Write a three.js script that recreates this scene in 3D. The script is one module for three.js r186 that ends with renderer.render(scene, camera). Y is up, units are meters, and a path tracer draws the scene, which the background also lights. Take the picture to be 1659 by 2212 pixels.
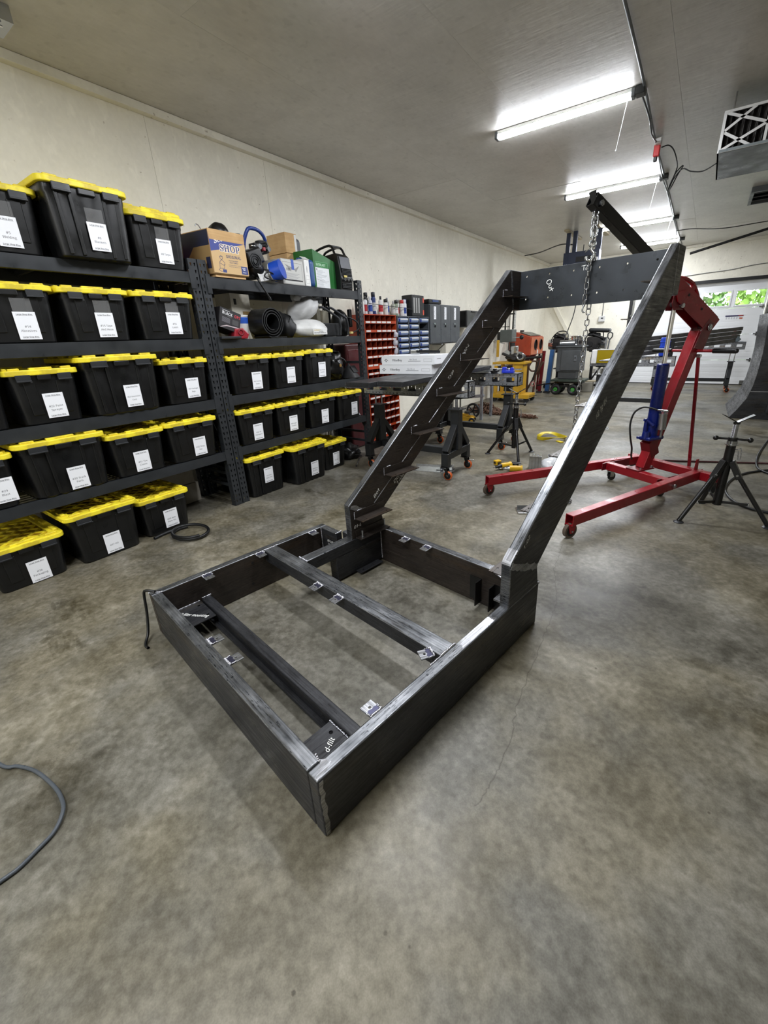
import * as THREE from 'three';
import { RoundedBoxGeometry } from 'three/addons/geometries/RoundedBoxGeometry.js';
import { mergeGeometries, mergeVertices } from 'three/addons/utils/BufferGeometryUtils.js';
import { ConvexGeometry } from 'three/addons/geometries/ConvexGeometry.js';
import { RectAreaLightUniformsLib } from 'three/addons/lights/RectAreaLightUniformsLib.js';

// ---------- camera, sky, lamps, exposure ----------
const scene = new THREE.Scene();
const EXPOSURE = 2.1;
const LAMP_POWER = 120;                 // RectAreaLight intensity of one ceiling tube
const LAMP_GLOW = 30;                   // emission of the visible diffuser
const LAMP_Z = [3.05, 0.42, -2.22, -4.86, -7.48, -10.14, -12.56];   // the row of tubes across the shop
const LAMP_X = [-2.08, -0.85];
scene.background = new THREE.Color(0.80, 0.90, 1.0);
scene.backgroundIntensity = 4;
const camera = new THREE.PerspectiveCamera(102.1876, 1659 / 2212, 0.05, 80);
{
  const X = new THREE.Vector3(0.8250781, -0.0401574, -0.5635898), Y = new THREE.Vector3(-0.1727761, 0.9317602, -0.3193295), Z = new THREE.Vector3(0.537954, 0.3608467, 0.7618367);
  camera.quaternion.setFromRotationMatrix(new THREE.Matrix4().makeBasis(X, Y, Z));
  camera.position.set(0, 1.45, 0);
  camera.setViewOffset(1659, 2212, -39.43, 27.64, 1659, 2212);   // shifted lens
}
const renderer = new THREE.WebGLRenderer({ antialias: true });
renderer.toneMapping = THREE.LinearToneMapping;
renderer.toneMappingExposure = EXPOSURE;
renderer.shadowMap.enabled = true;
RectAreaLightUniformsLib.init();

// ---------- helpers ----------
let seed = 7;
const rnd = () => { seed = (seed * 1664525 + 1013904223) >>> 0; return seed / 4294967296; };
const rr = (a, b) => a + (b - a) * rnd();
const V = (x, y, z) => new THREE.Vector3(x, y, z);
const PI = Math.PI;
const used = {};
function numbered(n) { if (used[n] === undefined) { used[n] = 0; return n; } used[n]++; return n + '_' + String(used[n]).padStart(3, '0'); }
// uv in metres, projected on the plane each triangle faces most
function uvm(g) {
  g = g.index ? g.toNonIndexed() : g;
  const p = g.attributes.position, uv = new Float32Array(p.count * 2), a = V(), b = V(), c = V();
  for (let i = 0; i < p.count; i += 3) {
    a.fromBufferAttribute(p, i); b.fromBufferAttribute(p, i + 1); c.fromBufferAttribute(p, i + 2);
    const n = b.clone().sub(a).cross(c.clone().sub(a)), ax = Math.abs(n.x), ay = Math.abs(n.y), az = Math.abs(n.z);
    [a, b, c].forEach((q, k) => {
      const t = (ay >= ax && ay >= az) ? [q.x, q.z] : (az >= ax ? [q.x, q.y] : [q.z, q.y]);
      uv[(i + k) * 2] = t[0]; uv[(i + k) * 2 + 1] = t[1];
    });
  }
  g.setAttribute('uv', new THREE.BufferAttribute(uv, 2));
  return g;
}
function clean(g) {
  g = g.index ? g.toNonIndexed() : g;
  for (const k of Object.keys(g.attributes)) if (!['position', 'normal', 'uv'].includes(k)) g.deleteAttribute(k);
  if (!g.attributes.normal) g.computeVertexNormals();
  if (!g.attributes.uv) g = uvm(g);
  g.morphAttributes = {};
  return g;
}
const E3 = new THREE.Euler();
function T(g, x = 0, y = 0, z = 0, rx = 0, ry = 0, rz = 0, s = 1) {
  const m = new THREE.Matrix4().compose(V(x, y, z), new THREE.Quaternion().setFromEuler(E3.set(rx, ry, rz)), typeof s === 'number' ? V(s, s, s) : s);
  g.applyMatrix4(m); return g;
}
const box = (w, h, d, x = 0, y = 0, z = 0, rx = 0, ry = 0, rz = 0) => T(uvm(new THREE.BoxGeometry(w, h, d)), x, y, z, rx, ry, rz);
const rbox = (w, h, d, r, x = 0, y = 0, z = 0, rx = 0, ry = 0, rz = 0, seg = 2) => T(uvm(new RoundedBoxGeometry(w, h, d, seg, Math.min(r, w / 2.01, h / 2.01, d / 2.01))), x, y, z, rx, ry, rz);
const cyl = (r1, r2, h, x = 0, y = 0, z = 0, rx = 0, ry = 0, rz = 0, n = 20, open = false) => T(uvm(new THREE.CylinderGeometry(r2, r1, h, n, 1, open)), x, y, z, rx, ry, rz);
const sph = (r, x = 0, y = 0, z = 0, n = 14) => T(uvm(new THREE.SphereGeometry(r, n, Math.max(6, n >> 1))), x, y, z);
const tor = (R, r, x = 0, y = 0, z = 0, rx = 0, ry = 0, rz = 0, n = 24, m = 8, arc = PI * 2) => T(uvm(new THREE.TorusGeometry(R, r, m, n, arc)), x, y, z, rx, ry, rz);
const lathe = (pts, n = 28, x = 0, y = 0, z = 0, rx = 0, ry = 0, rz = 0) => T(uvm(new THREE.LatheGeometry(pts.map((p) => new THREE.Vector2(p[0], p[1])), n)), x, y, z, rx, ry, rz);
const vv = (p) => (p.isVector3 ? p : V(...p));
// place a geometry built along +x (its length centred on 0) between two points, its +y toward up
function span(g, a, b, up = V(0, 1, 0)) {
  a = vv(a); b = vv(b);
  const x = b.clone().sub(a).normalize(); let y = vv(up).clone(); y.sub(x.clone().multiplyScalar(y.dot(x)));
  if (y.lengthSq() < 1e-6) { y = V(0, 0, 1); y.sub(x.clone().multiplyScalar(y.dot(x))); }
  y.normalize(); const z = x.clone().cross(y);
  const m = new THREE.Matrix4().makeBasis(x, y, z); m.setPosition(a.clone().add(b).multiplyScalar(0.5));
  g.applyMatrix4(m); return g;
}
const bar = (a, b, h, w, r = 0.004, up) => span(r > 0 ? rbox(vv(a).distanceTo(vv(b)), h, w, r) : box(vv(a).distanceTo(vv(b)), h, w), a, b, up);
const rod = (a, b, r, n = 12, r2 = r) => span(cyl(r, r2, vv(a).distanceTo(vv(b)), 0, 0, 0, 0, 0, -PI / 2, n), a, b);
const hose = (pts, r, seg = 60, m = 8, closed = false, tension = 0.5) => uvm(new THREE.TubeGeometry(new THREE.CatmullRomCurve3(pts.map(vv), closed, 'catmullrom', tension), seg, r, m, closed));
function shp(pts) { const s = new THREE.Shape(); pts.forEach((p, i) => (i ? s.lineTo(p[0], p[1]) : s.moveTo(p[0], p[1]))); s.closePath(); return s; }
function rrect(w, h, r, x = 0, y = 0, P = THREE.Shape) {
  const s = new P(), a = x - w / 2, b = y - h / 2, c = x + w / 2, d = y + h / 2;
  s.moveTo(a + r, b); s.lineTo(c - r, b); s.absarc(c - r, b + r, r, -PI / 2, 0, false); s.lineTo(c, d - r); s.absarc(c - r, d - r, r, 0, PI / 2, false);
  s.lineTo(a + r, d); s.absarc(a + r, d - r, r, PI / 2, PI, false); s.lineTo(a, b + r); s.absarc(a + r, b + r, r, PI, PI * 1.5, false); return s;
}
function circ(r, x, y) { const s = new THREE.Path(); s.absarc(x, y, r, 0, PI * 2, true); return s; }
// extrusion of a shape, centred in depth; bevel = 0 for none
function ext(s, d, bevel = 0, x = 0, y = 0, z = 0, rx = 0, ry = 0, rz = 0, cs = 5) {
  const g = new THREE.ExtrudeGeometry(s, { depth: Math.max(1e-4, d - 2 * bevel), bevelEnabled: bevel > 0, bevelThickness: bevel, bevelSize: bevel, bevelOffset: -bevel, bevelSegments: 2, curveSegments: cs });
  g.translate(0, 0, -(d - 2 * bevel) / 2); return T(uvm(g), x, y, z, rx, ry, rz);
}
function part(parent, name, geos, mat, label) {
  const list = (Array.isArray(geos) ? geos.flat(9) : [geos]).map(clean);
  const g = list.length > 1 ? mergeGeometries(list, false) : list[0];
  const m = new THREE.Mesh(g, mat); m.name = name; m.castShadow = m.receiveShadow = true;
  if (label) m.userData.label = label;
  parent.add(m); return m;
}
// a part whose picked faces (those that pass the test on their normal) are a sub-part of brighter steel
function splitPart(parent, name, geo, mat, test, label) {
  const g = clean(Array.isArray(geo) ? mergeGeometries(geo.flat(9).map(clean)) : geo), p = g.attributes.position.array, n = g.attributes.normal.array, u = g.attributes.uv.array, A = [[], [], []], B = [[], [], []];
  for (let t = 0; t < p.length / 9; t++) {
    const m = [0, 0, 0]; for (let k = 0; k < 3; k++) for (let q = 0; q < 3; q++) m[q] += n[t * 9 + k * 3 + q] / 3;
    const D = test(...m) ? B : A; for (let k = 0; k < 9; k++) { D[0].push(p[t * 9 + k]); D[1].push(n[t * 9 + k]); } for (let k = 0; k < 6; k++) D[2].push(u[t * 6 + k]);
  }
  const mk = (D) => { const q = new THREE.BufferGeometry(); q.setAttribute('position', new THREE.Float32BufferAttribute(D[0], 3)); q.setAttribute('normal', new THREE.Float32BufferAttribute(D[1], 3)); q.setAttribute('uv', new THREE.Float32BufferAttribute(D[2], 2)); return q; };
  const o = part(parent, name, mk(A), mat, label); if (B[0].length) part(o, 'bright_face', mk(B), brightSteel); return o;
}
function mesh(parent, name, g, mat, x = 0, y = 0, z = 0, rx = 0, ry = 0, rz = 0) {   // a mesh that shares its geometry
  const m = new THREE.Mesh(g, mat); m.name = name; m.castShadow = m.receiveShadow = true; m.position.set(x, y, z); m.rotation.set(rx, ry, rz); parent.add(m); return m;
}
function tag(o, label, category, group) { o.userData = { ...o.userData, label, category }; if (group) o.userData.group = group; return o; }
function thing(name, label, category, p = [0, 0, 0], ry = 0, group) {
  const o = new THREE.Group(); o.name = numbered(name); scene.add(o); o.position.set(...p); o.rotation.y = ry; return tag(o, label, category, group);
}
function solo(name, geos, mat, label, category, group) { const m = part(scene, numbered(name), geos, mat); return tag(m, label, category, group); }
function struct(name, geos, mat, parent = scene) { const m = part(parent, parent === scene ? numbered(name) : name, geos, mat); if (parent === scene) m.userData.kind = 'structure'; return m; }
function copyOf(o, label, p, ry) { const c = o.clone(); c.name = numbered(o.name.replace(/_\d\d\d$/, '')); scene.add(c); c.userData = { ...o.userData }; if (label) c.userData.label = label; if (p) c.position.set(...p); if (ry !== undefined) c.rotation.y = ry; return c; }

// ---------- textures ----------
function hash(x, y, s) { let h = Math.imul(x, 374761393) ^ Math.imul(y, 668265263) ^ Math.imul(s, 974634777); h = Math.imul(h ^ (h >>> 13), 1274126177); return ((h ^ (h >>> 16)) >>> 0) / 4294967296; }
// value noise that repeats after px by py cells
function vn(x, y, px, py, s) {
  const xi = Math.floor(x), yi = Math.floor(y); let u = x - xi, v = y - yi; u = u * u * (3 - 2 * u); v = v * v * (3 - 2 * v);
  const x0 = ((xi % px) + px) % px, y0 = ((yi % py) + py) % py, x1 = (x0 + 1) % px, y1 = (y0 + 1) % py;
  const a = hash(x0, y0, s), b = hash(x1, y0, s), c = hash(x0, y1, s), d = hash(x1, y1, s);
  return a + (b - a) * u + (c - a) * v + (a - b - c + d) * u * v;
}
function fbm(u, v, fx, fy, oct, s) { let t = 0, a = 0.5, n = 0; for (let i = 0; i < oct; i++) { t += a * vn(u * fx, v * fy, fx, fy, s + i * 17); n += a; a *= 0.55; fx *= 2; fy *= 2; } return t / n; }
const clamp = (v, a = 0, b = 1) => Math.min(b, Math.max(a, v));
const sm = (a, b, v) => { const t = clamp((v - a) / (b - a)); return t * t * (3 - 2 * t); };
function dtex(w, h, fn, srgb = true, rep = 1) {   // rep: repeats per metre (number or [u, v])
  const d = new Uint8Array(w * h * 4);
  for (let y = 0; y < h; y++) for (let x = 0; x < w; x++) {
    const c = fn((x + 0.5) / w, (y + 0.5) / h), i = (y * w + x) * 4;
    if (typeof c === 'number') d[i] = d[i + 1] = d[i + 2] = clamp(c, 0, 255); else { d[i] = clamp(c[0], 0, 255); d[i + 1] = clamp(c[1], 0, 255); d[i + 2] = clamp(c[2], 0, 255); }
    d[i + 3] = 255;
  }
  const t = new THREE.DataTexture(d, w, h); t.wrapS = t.wrapT = THREE.RepeatWrapping; t.magFilter = THREE.LinearFilter; t.minFilter = THREE.LinearMipmapLinearFilter; t.generateMipmaps = true;
  if (srgb) t.colorSpace = THREE.SRGBColorSpace;
  const r = typeof rep === 'number' ? [rep, rep] : rep; t.repeat.set(r[0], r[1]); t.needsUpdate = true; return t;
}
function ctex(w, h, draw) {
  const c = document.createElement('canvas'); c.width = w; c.height = h; draw(c.getContext('2d'), w, h);
  const t = new THREE.CanvasTexture(c); t.colorSpace = THREE.SRGBColorSpace; t.magFilter = THREE.LinearFilter; return t;
}
// a flat rectangle (x right, y up, facing +z) showing the part [u0, v0, u1, v1] of a texture (v from the top)
function card(w, h, r = [0, 0, 1, 1]) {
  const g = new THREE.PlaneGeometry(w, h), uv = g.attributes.uv;
  for (let i = 0; i < 4; i++) uv.setXY(i, uv.getX(i) ? r[2] : r[0], uv.getY(i) ? 1 - r[1] : 1 - r[3]);
  return g.toNonIndexed();
}
const std = (color, rough = 0.6, metal = 0, o = {}) => new THREE.MeshStandardMaterial({ color, roughness: rough, metalness: metal, ...o });

// ---------- materials ----------
const steelMap = dtex(1024, 512, (u, v) => {
  const streak = fbm(u, v, 5, 160, 3, 3), blot = fbm(u, v, 7, 5, 5, 11), fine = fbm(u, v, 90, 70, 2, 23), rust = sm(0.56, 0.8, fbm(u, v, 4, 6, 4, 51));
  const sc = sm(0.80, 0.86, fbm(u, v, 6, 220, 2, 77)) * 26;
  let k = 92 + (streak - 0.5) * 50 + (blot - 0.5) * 64 + (fine - 0.5) * 26 + sc;
  return [k + rust * 12, k + 1 + rust * 4, k + 4 - rust * 8];
}, true, [0.8, 2.2]);
const steelRough = dtex(512, 512, (u, v) => 105 + (fbm(u, v, 6, 60, 3, 5) - 0.5) * 110 + (fbm(u, v, 9, 7, 4, 9) - 0.5) * 90, false, [1, 2.5]);
const brushMap = dtex(512, 512, (u, v) => { const k = 168 + (fbm(u, v, 4, 120, 3, 6) - 0.5) * 120 + (fbm(u, v, 9, 9, 3, 8) - 0.5) * 60; return [k, k + 1, k + 3]; }, true, [2, 6]);
const steel = std(0x8c8c8e, 0.95, 0.4, { map: steelMap, roughnessMap: steelRough, bumpMap: steelRough, bumpScale: 0.0003 });       // mill scale
const steelBrown = std(0x8a7a6c, 1, 0.3, { map: steelMap, roughnessMap: steelRough });                                                  // brown mill scale
const brightSteelMap = dtex(1024, 512, (u, v) => {
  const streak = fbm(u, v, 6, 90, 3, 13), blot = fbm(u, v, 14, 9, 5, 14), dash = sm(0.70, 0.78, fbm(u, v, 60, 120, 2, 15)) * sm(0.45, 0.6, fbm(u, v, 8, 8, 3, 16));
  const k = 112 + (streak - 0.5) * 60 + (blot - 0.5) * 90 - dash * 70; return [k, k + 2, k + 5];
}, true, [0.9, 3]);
const brightSteel = std(0xffffff, 0.85, 0.85, { map: brightSteelMap, roughnessMap: steelRough });                                                     // brighter steel for faces picked by direction: tops and upright fronts
const bare = std(0xf2f2f4, 0.8, 0.9, { map: brushMap, roughnessMap: steelRough });
const weldMat = std(0xb4b4ba, 0.3, 0.95);
const blueHeat = std(0x4a4a5e, 0.35, 0.85);
const chromeM = std(0xe8e8ea, 0.12, 1);
const zinc = std(0xb9bcc0, 0.32, 0.95, { roughnessMap: steelRough });
const dirtMap = dtex(512, 512, (u, v) => { const k = 236 + (fbm(u, v, 6, 6, 5, 31) - 0.5) * 60; return [k, k, k]; }, true, 1.3);
const roughMap = dtex(512, 512, (u, v) => 150 + (fbm(u, v, 8, 8, 5, 41) - 0.5) * 170, false, 1.5);
const paint = (c, r = 0.5, m = 0, o = {}) => std(c, r + 0.25, m, { map: dirtMap, roughnessMap: roughMap, ...o });
const blackPlastic = paint(0x0c0d0e, 0.38);
const blackPaint = paint(0x0a0a0b, 0.3);
const darkGrey = paint(0x2b2d30, 0.4, 0.15);
const charcoal = paint(0x1b1d1f, 0.45, 0.1);
const blackM = std(0x0a0a0b, 0.6);
const rubber = paint(0x101112, 0.55);
const tyre = paint(0x1c1c1d, 0.7);
const whiteP = paint(0xe4e4e2, 0.45);
const greyP = paint(0x64686c, 0.45);

// ---------- the room ----------
// floor: old power-trowelled concrete with stains and hairline cracks
const FL = 5;   // metres per repeat
const cracks = document.createElement('canvas'); cracks.width = cracks.height = 2048;
{
  const c = cracks.getContext('2d'); c.fillStyle = '#fff'; c.fillRect(0, 0, 2048, 2048);
  const P = (x, z) => [((x / FL % 1) + 1) % 1 * 2048, ((z / FL % 1) + 1) % 1 * 2048];
  const crack = (pts, w, dark) => { c.strokeStyle = `rgba(0,0,0,${dark * 1.1})`; c.lineWidth = w * 0.6; c.beginPath(); let prev = null;
    pts.forEach((p) => { const q = P(...p); if (!prev) c.moveTo(...q); else for (let i = 1; i <= 14; i++) c.lineTo(prev[0] + (q[0] - prev[0]) * i / 14 + rr(-3, 3), prev[1] + (q[1] - prev[1]) * i / 14 + rr(-3, 3)); prev = q; }); c.stroke(); };
  crack([[-0.6, -2.86], [-0.56, -2.5], [-0.44, -2.12], [-0.42, -1.8], [-0.39, -1.35], [-0.34, -1.05], [-0.36, -0.85]], 1.6, 0.34);
  crack([[0.5, -1.5], [0.42, -1.2], [0.45, -0.9]], 1.1, 0.3);
  crack([[-1.5, -4.5], [-1.15, -4.6], [-0.9, -4.9]], 1.2, 0.3);
  crack([[0.1, -5.5], [0.5, -5.2], [1.1, -5.3]], 1.2, 0.3);
  for (let i = 0; i < 240; i++) { const x = rr(0, 2048), y = rr(0, 2048), r = rr(0.5, 2.4); c.fillStyle = `rgba(0,0,0,${rr(0.12, 0.5)})`; c.beginPath(); c.ellipse(x, y, r, r * rr(0.4, 1), rr(0, 3), 0, 7); c.fill(); }
  for (let i = 0; i < 12; i++) { const x = rr(0, 2048), y = rr(0, 2048); for (let k = 0; k < 40; k++) { c.fillStyle = `rgba(0,0,0,${rr(0.03, 0.14)})`; c.beginPath(); c.ellipse(x + rr(-70, 70), y + rr(-26, 26), rr(3, 26), rr(2, 9), 0.2, 0, 7); c.fill(); } }
}
const crackPx = cracks.getContext('2d').getImageData(0, 0, 2048, 2048).data;
const floorMap = dtex(2048, 2048, (u, v) => {
  const w1 = fbm(u, v, 10, 10, 3, 7) - 0.5, w2 = fbm(u, v, 12, 12, 3, 8) - 0.5, U = u + w1 * 0.03, W = v + w2 * 0.03;
  const warm = sm(0.36, 0.66, fbm(U, W, 9, 9, 5, 1)), mid = fbm(U, W, 26, 30, 5, 2), fine = fbm(u, v, 240, 260, 3, 3), grit = hash(u * 2048 | 0, v * 2048 | 0, 5);
  const scuff = sm(0.62, 0.8, fbm(u + v * 0.3, v, 60, 24, 4, 6)), dark = sm(0.57, 0.75, fbm(U, W, 6, 6, 6, 5)) * sm(0.35, 0.6, fbm(u, v, 40, 40, 3, 12)), pale = sm(0.6, 0.74, fbm(U, W, 14, 15, 5, 9));
  let k = 95 + (mid - 0.5) * 48 + (fine - 0.5) * 44 + (grit - 0.5) * 14 - dark * 24 + pale * 17 + scuff * 9;
  k *= crackPx[((v * 2048 | 0) * 2048 + (u * 2048 | 0)) * 4] / 255;
  return [k + 3 + warm * 5, k + warm * 2, k - 10 - warm * 5];
}, true, 1 / FL);
const floorRough = dtex(1024, 1024, (u, v) => 150 + (fbm(u, v, 6, 8, 5, 21) - 0.5) * 120 + (fbm(u, v, 40, 60, 3, 22) - 0.5) * 50, false, 1 / FL);
const floorM = std(0xffffff, 0.78, 0, { map: floorMap, roughnessMap: floorRough, bumpMap: floorRough, bumpScale: 0.0012 });
struct('floor', uvm(T(new THREE.BoxGeometry(9.4, 0.2, 18.2), 0.4, -0.1, -5)), floorM);

// painted plywood: scuffed, stained, with the grain showing through
const wallMap = dtex(1024, 1024, (u, v) => {
  const big = fbm(u, v, 3, 3, 4, 61), mid = fbm(u, v, 14, 12, 5, 62), fine = fbm(u, v, 120, 90, 2, 63), scr = sm(0.66, 0.8, fbm(u + mid * 0.08, v, 40, 12, 4, 64)), spot = sm(0.76, 0.84, fbm(u, v, 70, 70, 3, 65)) * sm(0.5, 0.64, fbm(u, v, 5, 5, 3, 66));
  const k = 238 + (big - 0.5) * 14 + (mid - 0.5) * 13 + (fine - 0.5) * 7 + scr * 6 - spot * 42;
  return [k, k - 4 - spot * 4, k - 19 - spot * 8];
}, true, 0.42);
const wallBump = dtex(512, 512, (u, v) => 128 + (fbm(u, v, 9, 50, 4, 71) - 0.5) * 150, false, 0.8);
const wallM = std(0xffffff, 0.62, 0, { map: wallMap, bumpMap: wallBump, bumpScale: 0.0012 });
const ceilMap = dtex(1024, 1024, (u, v) => {
  const big = fbm(u, v, 3, 3, 4, 81), mid = fbm(u, v, 12, 16, 5, 82), fine = fbm(u, v, 140, 60, 2, 83), spot = sm(0.72, 0.8, fbm(u, v, 60, 60, 2, 84));
  const k = 196 + (big - 0.5) * 20 + (mid - 0.5) * 20 + (fine - 0.5) * 10 - spot * 7; return [k, k - 3, k - 10];
}, true, 0.35);
const ceilM = std(0xffffff, 0.34, 0, { map: ceilMap, bumpMap: wallBump, bumpScale: 0.0016 });
const WX = -4.2, CY = 3.34, WZ = -13.94, RX = 5.0, BZ = 4.0;
// plywood sheets of the ceiling and the left wall, with narrow open joints
{
  const c = struct('ceiling', box(9.4, 0.1, 18.2, 0.4, CY + 0.062, -5), blackM);
  const sheet = new Map();
  for (let i = 0; i < 8; i++) for (let j = 0; j < 9; j++) {
    const x0 = WX + i * 1.22, off = (i % 2) * 1.22, z0 = BZ - off * 0 - j * 2.44 + (i % 2 ? 1.22 : 0);
    const x1 = Math.min(x0 + 1.2185, RX), zb = Math.max(z0 - 2.4385, WZ), za = Math.min(z0, BZ);
    if (x1 - x0 < 0.05 || za - zb < 0.05) continue;
    part(c, 'ceiling_panel', T(uvm(new THREE.BoxGeometry(x1 - x0, 0.012, za - zb)), (x0 + x1) / 2, CY + 0.006 + ((i * 7 + j * 5) % 4) * 0.0007, (za + zb) / 2), ceilM);
  }
  const w = struct('wall_left', box(0.12, 3.5, 18.2, WX - 0.073, 1.7, -5), blackM);
  for (let j = 0; j < 16; j++) {
    const za = BZ - j * 1.22 - 0.34, zb = Math.max(za - 1.2175, WZ); if (za - zb < 0.05) continue;
    part(w, 'wall_panel', T(uvm(new THREE.BoxGeometry(0.012, 3.338, za - zb)), WX - 0.006 - (j % 3) * 0.0006, 1.669, (za + zb) / 2), wallM);
  }
  part(w, 'wall_panel', T(uvm(new THREE.BoxGeometry(0.012, 3.34, 0.34)), WX - 0.006, 1.67, BZ - 0.17), wallM);
}
struct('wall_right', box(0.12, 3.5, 18.2, RX + 0.06, 1.7, -5), wallM);
struct('wall_back', box(9.4, 3.5, 0.12, 0.4, 1.7, BZ + 0.06), wallM);
struct('trim_1', [bar([WX + 0.032, CY - 0.03, BZ], [WX + 0.032, CY - 0.03, -1.405], 0.06, 0.064, 0.003), bar([WX + 0.032, CY - 0.03, -1.411], [WX + 0.032, CY - 0.03, -6.3], 0.06, 0.064, 0.003), bar([WX + 0.032, CY - 0.03, -6.306], [WX + 0.032, CY - 0.03, -11.2], 0.06, 0.064, 0.003), bar([WX + 0.032, CY - 0.03, -11.206], [WX + 0.032, CY - 0.03, WZ], 0.06, 0.064, 0.003)], wallM);
struct('trim_2', bar([WX + 0.07, CY - 0.03, WZ + 0.032], [RX, CY - 0.03, WZ + 0.032], 0.06, 0.064, 0.003), wallM);
// far wall with the opening of the overhead door
const D0 = -1.74, D1 = 1.06, DH = 2.44;
struct('wall_far', ext((() => { const s = shp([[WX, 0], [D0, 0], [D0, DH], [D1, DH], [D1, 0], [RX, 0], [RX, CY + 0.05], [WX, CY + 0.05]]); return s; })(), 0.14, 0, 0, 0, WZ - 0.07), wallM);
// overhead door: four ribbed sections, the second from the top glazed
{
  const d = new THREE.Group(); d.name = 'door_1'; d.userData.kind = 'structure'; scene.add(d);
  const dz = WZ - 0.06, doorM = std(0xeef0f2, 0.45);
  const secs = [[0.01, 0.615], [0.62, 1.225], [1.23, 1.835], [1.84, 2.44]];
  secs.forEach(([y0, y1], k) => {
    const s = shp([[D0 + 0.01, y0], [D1 - 0.01, y0], [D1 - 0.01, y1], [D0 + 0.01, y1]]);
    if (k === 3) for (let i = 0; i < 4; i++) s.holes.push(rrect(0.57, 0.33, 0.01, D0 + 0.44 + i * 0.678, 2.062, THREE.Path));
    part(d, 'door_panel', [ext(s, 0.045, 0.002, 0, 0, dz)].concat(k < 3 ? [0.12, 0.24, 0.36, 0.48].map((o) => box(D1 - D0 - 0.06, 0.09, 0.004, (D0 + D1) / 2, y0 + o, dz + 0.0235)) : []), doorM);
  });
  for (let i = 0; i < 4; i++) {
    const x = D0 + 0.44 + i * 0.678, fr = rrect(0.62, 0.38, 0.012, x, 2.062); fr.holes.push(rrect(0.555, 0.315, 0.01, x, 2.062, THREE.Path));
    const f = part(d, 'window_frame', ext(fr, 0.012, 0.003, 0, 0, dz + 0.028), doorM);
    part(f, 'window_pane', box(0.57, 0.33, 0.004, x, 2.062, dz), new THREE.MeshPhysicalMaterial({ color: 0xffffff, roughness: 0.04, transmission: 1, thickness: 0 }));
  }
  const hM = zinc;
  for (const y of [0.62, 1.23, 1.84]) for (const x of [D1 - 0.07, D0 + 0.07]) part(d, 'hinge', [box(0.09, 0.02, 0.012, x, y, dz + 0.03), box(0.03, 0.09, 0.01, x + 0.02, y, dz + 0.034), cyl(0.012, 0.012, 0.1, x, y, dz + 0.042, 0, 0, PI / 2, 10)], hM);
  part(d, 'bottom_bracket', box(0.1, 0.09, 0.012, D1 - 0.1, 0.07, dz + 0.03), hM);
  for (const s of [0, 1]) {
    const x = s ? D1 + 0.02 : D0 - 0.02, k = s ? 1 : -1;
    part(d, 'track', [bar([x, 0.0, WZ + 0.03], [x, 2.42, WZ + 0.03], 0.02, 0.055, 0.003, V(k, 0, 0)), bar([x + k * 0.03, 0, WZ + 0.012], [x + k * 0.03, 2.42, WZ + 0.012], 0.02, 0.02, 0.002, V(k, 0, 0))], zinc);
    part(d, 'jamb_seal', bar([x + k * 0.085, 0, WZ + 0.012], [x + k * 0.085, 2.42, WZ + 0.012], 0.08, 0.024, 0.004, V(k, 0, 0)), blackPaint);
    for (const y of [0.4, 1.1, 1.8]) part(d, 'track_bracket', box(0.07, 0.05, 0.012, x + k * 0.03, y, WZ + 0.05), zinc);
  }
  part(d, 'bottom_seal', box(D1 - D0, 0.02, 0.05, (D0 + D1) / 2, 0.01, dz), blackPaint);
}
struct('trim_3', box(D1 - D0 + 1.9, 0.075, 0.07, (D0 + D1) / 2 + 0.55, DH + 0.035, WZ + 0.036), charcoal);
// daylight and shrubs outside the door
{
  solo('lawn', box(24, 0.1, 14, 0, -0.12, WZ - 7.6), paint(0x6d7d4a, 0.8), 'grass outside seen through the panes of the overhead door', 'lawn').userData.kind = 'structure';
  const leaf = new THREE.CircleGeometry(0.07, 5), leafM = [paint(0x6f9a3e, 0.7), paint(0x8fb24e, 0.7), paint(0x4f7a36, 0.7)];
  leafM.forEach((m) => { m.side = THREE.DoubleSide; });
  for (let b = 0; b < 7; b++) {
    const o = thing('shrub', 'green shrub outside the overhead door panes, ' + ['first', 'second', 'third', 'fourth', 'fifth', 'sixth', 'seventh'][b] + ' from the left', 'shrub', [-3.3 + b * 1.05, 0, WZ - 3.2 - (b % 2) * 0.9], 0, 'shrubs outside the overhead door');
    part(o, 'stem', [rod([0, 0, 0], [0.1, 1.6, 0], 0.04), rod([0, 0.6, 0], [-0.4, 1.9, 0.1], 0.03), rod([0, 0.7, 0], [0.45, 2, -0.1], 0.03)], paint(0x4a3a28, 0.8));
    const im = new THREE.InstancedMesh(leaf, leafM[b % 3], 900); im.name = 'foliage'; im.userData.kind = 'stuff'; const m4 = new THREE.Matrix4(), q = new THREE.Quaternion();
    for (let i = 0; i < 900; i++) { const a = rr(0, 6.28), h = rr(0.3, 2.9), r = 0.85 * Math.sqrt(rnd()) * (1 - Math.abs(h - 1.6) / 2.4); q.setFromEuler(new THREE.Euler(rr(0, 6), rr(0, 6), rr(0, 6))); const s = rr(0.7, 1.6); m4.compose(V(Math.cos(a) * r, h, Math.sin(a) * r), q, V(s, s, s)); im.setMatrixAt(i, m4); }
    im.castShadow = im.receiveShadow = true; o.add(im);
  }
}
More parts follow.
